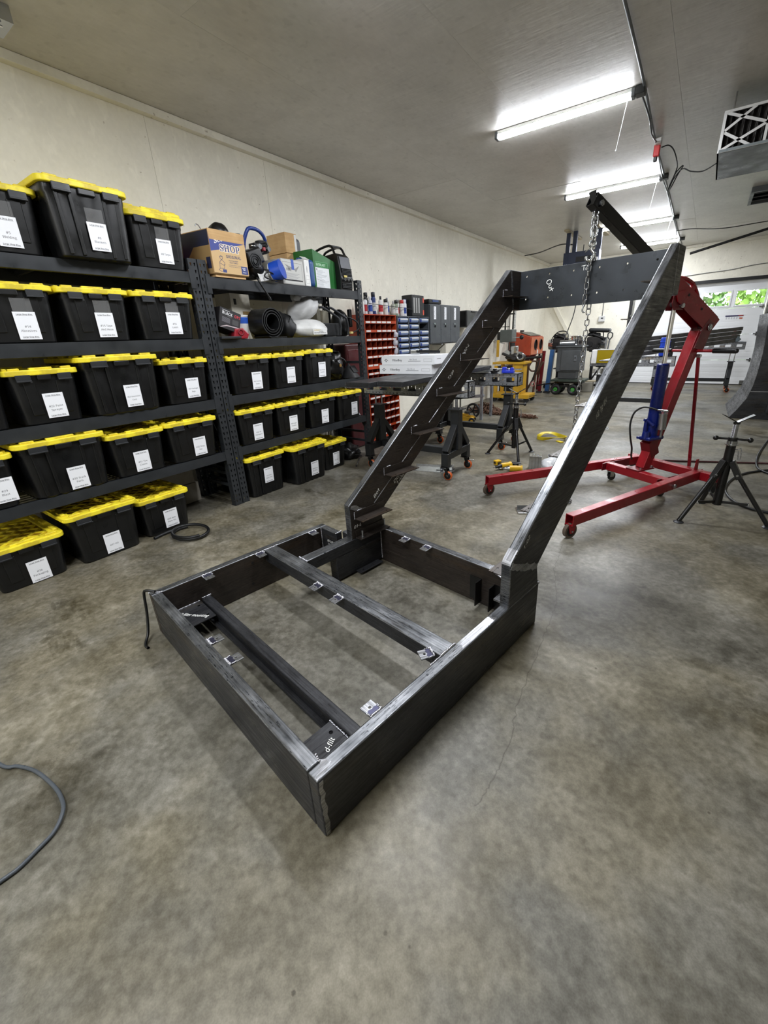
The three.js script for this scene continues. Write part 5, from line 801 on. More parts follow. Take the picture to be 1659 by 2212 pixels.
function boxTable(label, x0, x1, top, z, W, H, peds, colTop) {
  const t = thing('beam_table', label, 'welding table', [x0, 0, z], 0), L = x1 - x0;
  const b = part(t, 'beam', [ext(beamPlate(L, H, true), 0.008, 0, 0, top - H, W / 2 - 0.004, 0, 0, 0, 3), ext(beamPlate(L, H, true), 0.008, 0, 0, top - H, -W / 2 + 0.004, 0, 0, 0, 3)], benchM, 'perforated side plates');
  part(t, 'top_plate', ext(beamPlate(L, W, false), 0.008, 0, 0, top - 0.004, W / 2, -PI / 2, 0, 0, 3), benchM); part(t, 'bottom_plate', ext(beamPlate(L, W, false), 0.008, 0, 0, top - H + 0.004, W / 2, -PI / 2, 0, 0, 3), benchM);
  const e = shp([[-W / 2, 0], [W / 2, 0], [W / 2, H], [-W / 2, H]]); e.holes.push(rrect(W * 0.42, H * 0.42, 0.012, 0, H / 2, THREE.Path)); for (let i = 0; i < 3; i++) for (const y of [0.022, H - 0.022]) e.holes.push(circ(0.008, -0.045 + i * 0.045, y));
  for (const q of [0.004, L - 0.004]) part(t, 'end_plate', ext(e, 0.008, 0, q, top - H, 0, 0, PI / 2, 0, 3), benchM);
  const P = peds.map((x) => x - x0);
  for (const x of P) {
    part(t, 'column', bar([x, 0.29, 0], [x, colTop, 0], 0.1, 0.1, 0.006, V(1, 0, 0)), baseM); part(t, 'column_cap', rbox(0.15, 0.012, 0.15, 0.003, x, colTop + 0.006, 0), baseM);
    for (const q of [-0.045, 0.045]) part(t, 'jack_screw', rod([x + q, colTop, 0], [x + q, top - H, 0], 0.009, 10), zinc); part(t, 'mount_plate', rbox(0.16, 0.012, 0.14, 0.003, x, top - H - 0.007, 0), baseM);
    part(t, 'cross_foot', bar([x, 0.255, -0.27], [x, 0.255, 0.27], 0.075, 0.075, 0.006), baseM);
    for (const s of [1, -1]) {
      part(t, 'gusset_tube', bar([x, 0.3, s * 0.245], [x, 0.55, s * 0.03], 0.06, 0.075, 0.005, V(0, 0, s)), baseM); part(t, 'foot_post', bar([x, 0.148, s * 0.235], [x, 0.29, s * 0.235], 0.08, 0.08, 0.006, V(1, 0, 0)), baseM);
      const cx = x + 0.03, cz = s * 0.245; mesh(t, 'caster_wheel', casterW, blackPaint, cx, 0.0505, cz); mesh(t, 'caster_tread', casterT, orangeTread, cx, 0.0505, cz);
      part(t, 'caster_fork', [ext(shp([[cx - 0.045, 0.13], [cx - 0.0, 0.13], [cx + 0.015, 0.05], [cx - 0.01, 0.04]]), 0.005, 0, 0, 0, cz + 0.022), ext(shp([[cx - 0.045, 0.13], [cx - 0.0, 0.13], [cx + 0.015, 0.05], [cx - 0.01, 0.04]]), 0.005, 0, 0, 0, cz - 0.022), rbox(0.09, 0.01, 0.09, 0.002, x, 0.142, s * 0.235), cyl(0.008, 0.008, 0.056, cx, 0.0505, cz, PI / 2, 0, 0, 8)], blackPaint);
      part(t, 'brake_lever', [bar([cx - 0.05, 0.1, cz], [cx + 0.07, 0.11, cz], 0.006, 0.025, 0.002), cyl(0.012, 0.012, 0.05, cx, 0.0505, cz, PI / 2, 0, 0, 10)], zinc);
    }
  }
  part(t, 'base_beam', bar([P[0] + 0.04, 0.255, 0], [P[1] - 0.04, 0.255, 0], 0.075, 0.075, 0.006), baseM);
  return t;
}
boxTable('grey perforated box-beam table nearest the frame, carrying thick bars and white filter cartons', -3.29, -1.905, 1.02, -4.03, 0.16, 0.167, [-3.13, -2.08], 0.72);
boxTable('grey perforated box-beam table behind the first, with blue clamp on its end', -3.1, -1.9, 0.98, -5.48, 0.2, 0.16, [-2.99, -2.05], 0.7);
boxTable('perforated box-beam table in front of the garage door with the yellow guard', -1.68, -0.35, 1.0, -8.66, 0.18, 0.16, [-1.5, -0.55], 0.68);
boxTable('farthest perforated box-beam table, right in front of the overhead door', -1.1, 0.77, 1.087, -12.55, 0.18, 0.16, [-0.9, 0.58], 0.66);
{ // what lies on the tables
  for (const [x, l, z0] of [[-2.757, 'left thick steel bar overhanging the first table toward the camera', -3.2], [-2.462, 'right thick steel bar overhanging the first table beside its twin', -3.335]]) {
    const o = thing('steel_bar', l, 'steel bar', [x, 1.0465, z0 - 1.1], 0.012); part(o, 'bar', rbox(0.29, 0.05, 2.2, 0.004, 0, 0, 0), steel); part(o, 'cut_edge', [box(0.286, 0.003, 0.003, 0, -0.0245, 1.1005), box(0.003, 0.05, 0.003, -0.143, 0, 1.1005)], bare);
  }
  const fl = (o, y, w, d, txt) => { part(o, 'carton', rbox(w, 0.1, d, 0.002, 0, y, 0), paint(0xeceef0, 0.5)); };
  const tx = (c, w, h) => { c.fillStyle = '#e9ebee'; c.fillRect(0, 0, w, h); c.fillStyle = '#33363c'; c.font = 'bold 44px sans-serif'; c.fillText('FilterBuy', 220, h * 0.62); c.font = '30px sans-serif'; c.fillText('16 x 25 x 4', 560, h * 0.52); c.fillRect(540, h * 0.6, 240, 5); c.lineWidth = 7; c.strokeStyle = '#33363c'; c.beginPath(); c.moveTo(50, h * 0.5); c.quadraticCurveTo(75, h * 0.5, 90, h * 0.68); c.quadraticCurveTo(105, h * 0.5, 130, h * 0.5); c.moveTo(66, h * 0.5); c.arc(90, h * 0.5, 18, PI, 0); c.stroke(); c.lineWidth = 3; c.strokeStyle = '#888'; c.strokeRect(840, h * 0.4, 150, h * 0.26); };
  const a = thing('filter_carton', 'lower white air filter carton lying on the thick steel bars', 'carton', [-2.785, 1.0725, -4.29], 0.01); fl(a, 0.051, 0.715, 0.38); printed(a, 'print', 0.71, 0.097, tx, [0, 0.051, 0.1905], [0, 0, 0], 1024);
  const b = thing('filter_carton', 'upper white air filter carton with a hammer lying on it', 'carton', [-2.755, 1.1745, -4.3], -0.01); fl(b, 0.051, 0.715, 0.38); printed(b, 'print', 0.71, 0.097, tx, [0, 0.051, 0.1905], [0, 0, 0], 1024); printed(b, 'end_print', 0.36, 0.09, (c, w, h) => { c.fillStyle = '#e9ebee'; c.fillRect(0, 0, w, h); c.fillStyle = '#555'; c.font = '60px sans-serif'; c.fillText('\u2191 \u2191', 300, 90); c.fillRect(80, 50, 120, 8); }, [0.3585, 0.051, 0], [0, PI / 2, 0]);
  const h = thing('sledge_hammer', 'short sledge hammer with black grip lying on the upper filter carton', 'hammer', [-2.72, 1.305, -4.36], 0.06); part(h, 'head', [rbox(0.11, 0.052, 0.052, 0.008, -0.08, 0, 0, 0, 0.5, 0)], zinc); part(h, 'handle', [rod([-0.06, 0.004, 0], [0.26, -0.004, 0.04], 0.016, 12)], blackPlastic);
  const r = thing('red_box', 'small red plastic box at the right end behind the filter cartons', 'box', [-2.38, 1.0725, -4.64]); part(r, 'box', rbox(0.12, 0.14, 0.12, 0.01, 0, 0.071, 0), red); part(r, 'lid', rbox(0.125, 0.02, 0.125, 0.006, 0, 0.151, 0), redDark);
  const t = thing('square_tube', 'bright square steel tube lying on the second box-beam table', 'steel tube', [0, 0, 0]); part(t, 'tube', tubeEnd([-2.66, 1.009, -5.44], [-2.08, 1.009, -5.57], 0.05, 0.05, 0.004), zinc); part(t, 'end_burr', tor(0.02, 0.002, -2.08, 1.009, -5.57, 0, PI / 2, 0, 12, 5), bare);
  const c = thing('clamp', 'bright blue steel clamp on the end of the second box-beam table', 'clamp', [-2.06, 0.9805, -5.45], 0.1); part(c, 'body', [rbox(0.16, 0.03, 0.07, 0.006, 0, 0.016, 0), rbox(0.05, 0.05, 0.06, 0.008, -0.05, 0.05, 0), rbox(0.04, 0.045, 0.055, 0.008, 0.05, 0.045, 0)], paint(0x1a2fb4, 0.25)); part(c, 'screw', rod([0.06, 0.045, 0], [0.17, 0.045, 0], 0.009, 10), zinc); part(c, 'handle', rod([0.16, 0.045, -0.05], [0.16, 0.045, 0.05], 0.005, 8), zinc);
  const d = thing('magnet', 'round black magnetic base beside the blue clamp', 'magnet', [-2.25, 0.9805, -5.44]); part(d, 'base', cyl(0.045, 0.05, 0.03, 0, 0.016, 0), blackPaint); part(d, 'knob', cyl(0.015, 0.02, 0.02, 0, 0.042, 0), charcoal);
  // stack of long dark channels from the third table to the farthest
  const s = thing('steel_stack', 'stack of long dark stained steel channels lying across the two far tables', 'steel stack', [0, 0, 0]); const rust = std(0xffffff, 0.85, 0.35, { map: steelMap }); rust.color.setRGB(1.5, 1.45, 1.35);
  for (let i = 0; i < 4; i++) part(s, 'channel', bar([-0.9 - i * 0.02, 1.04 + i * 0.078, -8.7], [0.6 + i * 0.012, 1.128 + i * 0.08, -12.6], 0.072, 0.06, 0.01), rust);
  const y = thing('splash_guard', 'translucent yellow guard panel with a white end on the third table', 'guard', [-1.6, 0.9, -8.49]); part(y, 'panel', rbox(0.36, 0.22, 0.04, 0.006, 0.2, 0.115, 0, 0, 0, 0.0), new THREE.MeshPhysicalMaterial({ color: 0xa8920e, roughness: 0.15, transmission: 0.35, thickness: 0 })); part(y, 'end_block', rbox(0.09, 0.235, 0.07, 0.012, 0, 0.115, 0), whiteP); part(y, 'top_strip', box(0.4, 0.01, 0.045, 0.18, 0.232, 0), whiteP); part(y, 'clamp_bracket', box(0.3, 0.03, 0.05, 0.18, 0.05, -0.045), zinc);
  const bb = thing('jerry_can', 'blue ribbed plastic block standing on the third table behind the jack', 'can', [-0.54, 1.0005, -8.62], 0.2); part(bb, 'body', rbox(0.14, 0.3, 0.1, 0.02, 0, 0.151, 0, 0, 0, 0, 3), paint(0x1f45c0, 0.35)); for (let i = 0; i < 3; i++) part(bb, 'rib', rbox(0.15, 0.012, 0.11, 0.005, 0, 0.07 + i * 0.08, 0), paint(0x2a55d8, 0.3)); part(bb, 'backing', rbox(0.06, 0.28, 0.08, 0.01, 0.1, 0.141, 0), charcoal);
  const k = thing('rag', 'pale blue rag heaped on the farthest box-beam table', 'rag', [0.53, 1.0875, -12.5]); part(k, 'rag', lump(0.13, 0.08, 0.07, 0.2, 95).translate(0, 0.055, 0), paint(0xa9bccb, 0.8)); part(k, 'corner', rbox(0.1, 0.006, 0.08, 0.002, 0.13, 0.012, 0, 0, 0.3, 0.05), paint(0xa9bccb, 0.8));
  const w = thing('spray_bottle', 'red and white bottle standing behind the pale blue rag', 'bottle', [0.53, 1.0875, -12.6]); part(w, 'bottle', lathe([[0, 0], [0.045, 0], [0.045, 0.17], [0.03, 0.22], [0.02, 0.24], [0, 0.24]], 18), red); part(w, 'label_band', lathe([[0.0455, 0.05], [0.0455, 0.13]], 18), whiteP); part(w, 'cap', cyl(0.022, 0.022, 0.035, 0, 0.257, 0), blackPaint);
}
// ---------- along the left wall ----------
{
  const orange = paint(0xb8421c, 0.4), orangeIn = paint(0x8c2e14, 0.5), o = thing('bolt_bin_cabinet', 'tall orange steel bolt bin cabinet with white row labels by the left wall', 'bin cabinet', [-3.9, 0, -4.815]);
  const W = 0.735, cols = 6, rows = 15, y0 = 0.06, y1 = 1.787, rh = (y1 - y0) / rows, D = 0.28, lab = clean(box(0.004, 0.023, W / cols - 0.024)), div = clean(box(D - 0.02, rh - 0.02, 0.004)), shf = clean(box(D, 0.004, W));
  part(o, 'side', box(D, y1, 0.012, -D / 2, y1 / 2, 0.006), orange); part(o, 'side', box(D, y1, 0.012, -D / 2, y1 / 2, -W - 0.006), orange); part(o, 'back', box(0.006, y1, W, -D + 0.003, y1 / 2, -W / 2), orangeIn); part(o, 'top', box(D, 0.012, W + 0.02, -D / 2, y1, -W / 2), orange); part(o, 'plinth', box(D, y0, W, -D / 2, y0 / 2, -W / 2), orange);
  for (let r = 0; r < rows; r++) {
    const y = y0 + r * rh; mesh(o, 'shelf', shf, orangeIn, -D / 2, y, -W / 2); part(o, 'shelf_lip', box(0.006, 0.034 + (r === 9 ? 0.035 : 0), W, 0.001, y + 0.016 - (r === 9 ? 0.0175 : 0), -W / 2), orange);
    for (let c = 0; c < cols; c++) { if (c) mesh(o, 'divider', div, orangeIn, -D / 2, y + rh / 2, -W * c / cols); if ((r * 5 + c * 3) % 17) mesh(o, 'row_label', lab, whiteP, 0.006, y + 0.017, -W * (c + 0.5) / cols); }
  }
  for (const [y, z] of [[1.52, -0.69], [1.4, -0.68], [1.28, -0.69], [1.17, -0.33], [1.05, -0.68]]) part(o, 'parts_bag', lump(0.03, 0.05, 0.04, 0.3, y * 100 | 0, 14).translate(0.02, y, z), new THREE.MeshPhysicalMaterial({ color: 0xe8e8ee, roughness: 0.2, transmission: 0.6, thickness: 0 }));
  // organiser with clear bins
  const g = thing('drawer_organizer', 'grey organiser with three columns of clear blue pull-out bins', 'organiser', [-3.9, 1.02, -5.6]), gw = 0.92, gh = 0.755, og = paint(0x4c5158, 0.45);
  part(g, 'case', [box(0.28, 0.014, gw, -0.14, gh, -gw / 2), box(0.28, 0.014, gw, -0.14, 0.007, -gw / 2), box(0.006, gh, gw, -0.277, gh / 2, -gw / 2)], og); for (let c = 0; c <= 3; c++) part(g, 'upright_panel', box(0.28, gh, 0.016, -0.14, gh / 2, -gw * c / 3), og);
  const binM = new THREE.MeshPhysicalMaterial({ color: 0x8ea2c8, roughness: 0.15, transmission: 0.35, thickness: 0 }), bg = clean(rbox(0.2, 0.07, gw / 3 - 0.05, 0.03, 0, 0, 0, 0, 0, 0, 3)), bh = clean(box(0.01, 0.02, gw / 3 - 0.1)), bin2 = paint(0x2a3f9a, 0.4);
  for (let r = 0; r < 8; r++) { part(g, 'shelf', box(0.26, 0.004, gw, -0.14, 0.02 + r * 0.092, -gw / 2), og); for (let c = 0; c < 3; c++) { if (c === 2 && r === 6) continue; const m = mesh(g, 'bin', bg, binM, -0.08, 0.06 + r * 0.092, -gw * (c + 0.5) / 3); mesh(m, 'bin_label', bh, whiteP, 0.098, 0.012, 0); mesh(m, 'bin_clip', clean(box(0.015, 0.04, 0.012)), bin2, 0.096, -0.005, gw / 6 - 0.035); } }
  // three-door wall cabinet
  const k = thing('wall_cabinet', 'dark grey wall cabinet with three doors and white leaflets taped on them', 'cabinet', [-3.9, 1.345, -6.54]), kw = 1.1, kh = 0.64, km = paint(0x474b50, 0.45);
  part(k, 'case', rbox(0.29, kh, kw, 0.005, -0.15, kh / 2, -kw / 2), km); for (let c = 0; c < 3; c++) { const z = -kw * (c + 0.5) / 3, d = part(k, 'door', rbox(0.02, kh - 0.03, kw / 3 - 0.008, 0.004, 0.006, kh / 2, z), km); part(d, 'lock', [cyl(0.014, 0.014, 0.02, 0.022, 0.33, z + 0.05, 0, 0, PI / 2, 12)], zinc); part(d, 'handle', rbox(0.02, 0.035, 0.02, 0.005, 0.024, 0.29, z + 0.02), blackPaint);
    const pr = printed(k, 'leaflet', 0.075, 0.2, (x, w, h) => { x.fillStyle = '#eceef2'; x.fillRect(0, 0, w, h); x.fillStyle = '#555'; for (let q = 0; q < 9; q++) x.fillRect(40, 60 + q * 66, 60 + (q * 37) % 110, q % 3 ? 10 : 30); }, [0.0175, 0.5, z + 0.02], FX, 256); }
  part(k, 'bracket', [box(0.2, 0.02, 0.03, -0.19, -0.011, -0.6), bar([-0.28, -0.2, -0.6], [-0.05, -0.02, -0.6], 0.02, 0.03, 0)], zinc);
  const pc = thing('tool_case', 'flat black tool case lying on top of the grey wall cabinet', 'case', [-4.03, 1.986, -6.75]); part(pc, 'case', rbox(0.26, 0.07, 0.42, 0.015, 0, 0.036, 0), blackPaint); part(pc, 'latch', rbox(0.012, 0.03, 0.2, 0.004, 0.132, 0.045, 0), paint(0x33508c, 0.4));
  const bc = thing('wall_box', 'black square case hanging on the left wall past the cabinet', 'case', [-4.03, 1.62, -8.2]); part(bc, 'case', rbox(0.3, 0.3, 0.56, 0.02, 0, 0.15, 0), blackPlastic); part(bc, 'handle', rbox(0.02, 0.03, 0.16, 0.008, 0.155, 0.28, 0), charcoal);
  const gb = thing('charger_box', 'dark grey box with pale stripes and red ends among the spray cans', 'box', [-4.0, 1.7835, -6.2], 0); part(gb, 'box', rbox(0.2, 0.31, 0.36, 0.012, 0, 0.156, 0), charcoal); for (const z of [0.12, 0.05, -0.02]) part(gb, 'stripe', box(0.002, 0.22, 0.04, 0.1012, 0.16, z), paint(0xa8a8a6, 0.5)); for (const y of [0.24, 0.06]) part(gb, 'red_mark', box(0.002, 0.07, 0.035, 0.1012, y, -0.155), paint(0xd8472c, 0.5));
  // spray cans and bottles on the cabinet tops
  const body = (h, r) => lathe([[0, 0], [r, 0], [r, h * 0.72], [r * 0.75, h * 0.78], [r * 0.5, h * 0.8], [0, h * 0.8]], 16), cap = (h, r) => lathe([[0, 0], [r, 0], [r, h * 0.2], [0, h * 0.22]], 14);
  const can = (i, z, x, h, r, cb, cc, l, nar) => { const o2 = thing('spray_can', l, 'can', [x, z < -5.56 ? 1.7835 : 1.794, z], 0, 'cans and bottles on the cabinet tops'); part(o2, 'body', body(h, r), paint(cb, 0.35)); part(o2, 'cap', cap(h, r * (nar ? 0.45 : 0.85)).translate(0, h * 0.78, 0), paint(cc, 0.4)); part(o2, 'label_band', lathe([[r + 0.0006, h * 0.16], [r + 0.0006, h * 0.52]], 16), paint([0xe6e6e4, 0xb8242c, 0xdcdcd8, 0x2a4aa0, 0xc8c8c4][i % 5], 0.5)); };
  const CAN = [[-4.86, 0.24, 'd8d4d2', 'c8c8c8', 1, 'leftmost pale pink bottle'], [-4.93, 0.27, 'e4e4e6', '1a1a1a', 1, 'white trigger bottle second from the left'], [-5.0, 0.33, '202226', '141416', 0, 'tall can with a black cap behind the white bottles'], [-5.04, 0.27, 'd4d4dc', 'e6e6e6', 1, 'milky clear bottle before the navy can'], [-5.12, 0.34, '22356e', '1b2030', 0, 'tall navy blue can with a dark cap'], [-5.19, 0.2, 'c9cdd6', 'dddddd', 1, 'short pale bottle right of the navy can'], [-5.29, 0.29, 'e8e8e6', '18181a', 1, 'white bottle with a narrow black cap'], [-5.41, 0.25, 'e4e4e2', '161618', 0, 'white can with a wide black cap'], [-5.5, 0.28, '9a9c9e', '8a8c90', 1, 'grey can with a tilted nozzle'], [-5.6, 0.24, 'a7aa9c', 'b0b0b0', 1, 'dull olive can past the orange cabinet'], [-5.68, 0.26, '8f9a86', '202220', 0, 'grey green can with a rounded black cap'], [-5.76, 0.28, 'dcdad8', 'c8c8c8', 1, 'left white and red can'], [-5.83, 0.27, 'e0dcda', 'c0302c', 0, 'right white can with a red band and cap'], [-5.9, 0.28, 'e8eaee', 'e8eaee', 0, 'plain white can before the blue capped one'], [-5.97, 0.29, 'dfe2ea', '2a2f9a', 0, 'white can with a blue cap next to the dark box']];
  CAN.forEach(([z, h, b, c, n, l], i) => can(i, z, -3.97 - (i % 3 === 2 ? 0.04 : 0), h * 0.86, 0.033, parseInt(b, 16), parseInt(c, 16), l + ' in the row of cans', n));
  solo('wire_rail', [rod([-3.905, 1.93, -4.9], [-3.905, 1.885, -6.02], 0.004, 6), rod([-3.905, 1.79, -4.9], [-3.905, 1.93, -4.9], 0.004, 6), rod([-3.905, 1.79, -6.02], [-3.905, 1.885, -6.02], 0.004, 6)], blackPaint, 'thin black wire rail in front of the row of spray cans', 'rail');
}
// ---------- machines in the far left corner ----------
const iron = paint(0x2c2a29, 0.6, 0.2), rustM = paint(0x5a4030, 0.8, 0.1), yellowM = paint(0xc79a22, 0.5);
{
  const o = thing('blast_cabinet', 'orange sandblast cabinet with two arm holes and a sloping dark window', 'blast cabinet', [-3.58, 0, -11.4]), or = paint(0xb04426, 0.45);
  const pr = shp([[0, 0.935], [0, 1.372], [-0.4, 1.5], [-0.5, 1.5], [-0.5, 0.935]]); part(o, 'cabinet', ext(pr, 1.0, 0.01), or);
  const fs = shp([[-0.48, 0.95], [0.48, 0.95], [0.48, 1.36], [-0.48, 1.36]]); for (const z of [0.14, -0.28]) { const hl = new THREE.Path(); hl.absellipse(z, 1.18, 0.12, 0.135, 0, 7, true); fs.holes.push(hl); }
  part(o, 'front', ext(fs, 0.02, 0.003, 0.014, 0, 0, 0, -PI / 2, 0, 10), paint(0xc8704a, 0.5)); for (const z of [0.14, -0.28]) part(o, 'arm_hole', [tor(0.125, 0.012, 0.02, 1.18, z, 0, PI / 2, 0, 24, 6), cyl(0.12, 0.12, 0.006, 0.004, 1.18, z, 0, 0, PI / 2, 24)], blackPaint);
  part(o, 'window', box(0.3, 0.012, 0.8, -0.18, 1.445, 0, 0, 0, -0.31), paint(0x55554c, 0.25)); part(o, 'knob', cyl(0.05, 0.05, 0.04, -0.3, 1.52, 0.3), blackM); part(o, 'hopper', [T(uvm(new THREE.CylinderGeometry(0.3, 0.06, 0.4, 4)), -0.25, 0.735, 0, 0, PI / 4, 0, V(1, 1, 1.6))], redDark);
  for (const x of [-0.04, -0.45]) for (const z of [0.44, -0.44]) part(o, 'leg', bar([x, 0, z], [x, 0.94, z], 0.05, 0.05, 0.004, V(1, 0, 0)), redDark); part(o, 'hang_tag', lump(0.01, 0.07, 0.04, 0.2, 3).translate(0.03, 1.0, -0.02), whiteP);
}
{
  const o = thing('drill_press', 'grey headed drill press with tall black rails and a crank handle', 'drill press', [-3.9, 0, -10.2]);
  part(o, 'head', rbox(0.3, 0.28, 0.3, 0.02, 0, 1.42, 0), paint(0x5c625f, 0.5)); part(o, 'motor', cyl(0.09, 0.09, 0.2, -0.18, 1.42, 0), iron); for (const x of [-0.1, 0.09]) part(o, 'rail', bar([x, 1.5, -0.05], [x, 2.5, -0.05], 0.03, 0.03, 0, V(1, 0, 0)), blackPaint);
  part(o, 'screw_column', rod([0, 0.5, 0], [0, 2.48, 0], 0.035, 16), chromeM); part(o, 'perforated_strip', ext((() => { const s = shp([[-0.02, 0], [0.02, 0], [0.02, 0.9], [-0.02, 0.9]]); for (let i = 0; i < 15; i++) s.holes.push(circ(0.009, 0, 0.04 + i * 0.058)); return s; })(), 0.006, 0, 0.15, 1.58, 0), whiteP);
  part(o, 'top_bracket', [rbox(0.26, 0.12, 0.2, 0.01, 0, 2.5, 0), cyl(0.05, 0.05, 0.08, 0, 2.6, 0)], greyP); part(o, 'crossbar', [bar([-0.14, 1.9, 0], [0.14, 1.9, 0], 0.03, 0.05, 0), bar([-0.14, 2.2, 0], [0.14, 2.2, 0], 0.03, 0.05, 0)], blackPaint);
  part(o, 'crank', [rod([0.1, 1.38, 0.12], [0.36, 1.38, 0.14], 0.01, 8)], zinc); part(o, 'crank_knob', sph(0.05, 0.38, 1.38, 0.14, 12), blackM); part(o, 'quill', [cyl(0.05, 0.06, 0.3, 0.12, 1.12, 0), cyl(0.07, 0.03, 0.12, 0.12, 0.92, 0)], iron); part(o, 'lever', [rod([-0.2, 1.35, 0.16], [-0.48 + 0.2, 1.33, 0.17], 0.012), rod([0, 1.25, 0.2], [-0.2, 1.3, 0.18], 0.01)], zinc);
  part(o, 'gear_case', [rbox(0.16, 0.36, 0.14, 0.03, 0.2, 1.02, 0.06), cyl(0.11, 0.11, 0.08, 0.26, 0.98, 0.1, PI / 2), cyl(0.07, 0.07, 0.1, 0.06, 1.04, 0.14, PI / 2)], zinc); part(o, 'table', [rbox(0.5, 0.05, 0.4, 0.01, 0.04, 0.72, 0), rbox(0.3, 0.7, 0.26, 0.02, 0.02, 0.36, 0)], iron); part(o, 'foot', rbox(0.56, 0.06, 0.46, 0.01, 0.02, 0.031, 0), iron);
}
{
  const o = thing('machine_cart', 'yellow steel machine base on wheels below the drill press', 'cart', [-3.5, 0, -9.6]);
  part(o, 'base', [rbox(0.9, 0.09, 0.5, 0.01, 0, 0.13, 0)], yellowM); for (const [x, z] of [[-0.34, 0.2], [-0.34, -0.2]]) part(o, 'post', bar([x, 0.17, z], [x, 0.8, z], 0.07, 0.07, 0.006, V(1, 0, 0)), yellowM); part(o, 'panel', rbox(0.24, 0.66, 0.3, 0.012, 0.16, 0.5, 0.05), yellowM); part(o, 'top', rbox(0.75, 0.05, 0.46, 0.01, -0.05, 0.85, 0), yellowM);
  part(o, 'guard', rbox(0.05, 0.36, 0.06, 0.01, -0.36, 1.16, 0.1), yellowM); for (const [x, z] of [[0.38, 0.2], [0.38, -0.2], [-0.38, 0.2], [-0.38, -0.2]]) part(o, 'wheel', [cyl(0.06, 0.06, 0.035, x + 0.02, 0.0605, z, PI / 2, 0, 0, 18)], tyre); part(o, 'pedal', bar([0.4, 0.12, 0.1], [0.62, 0.17, 0.16], 0.012, 0.04, 0.003), iron);
  part(o, 'engine', [lump(0.2, 0.1, 0.16, 0.3, 13).translate(0.05, 0.95, 0), cyl(0.06, 0.06, 0.22, 0.2, 0.98, 0.1, PI / 2), cyl(0.03, 0.03, 0.3, -0.1, 1.0, 0.12, 0, 0, 1.2)], iron); part(o, 'pulley', [tor(0.07, 0.02, 0.22, 1.0, 0.24, 0, 0, 0, 20, 8)], zinc);
}
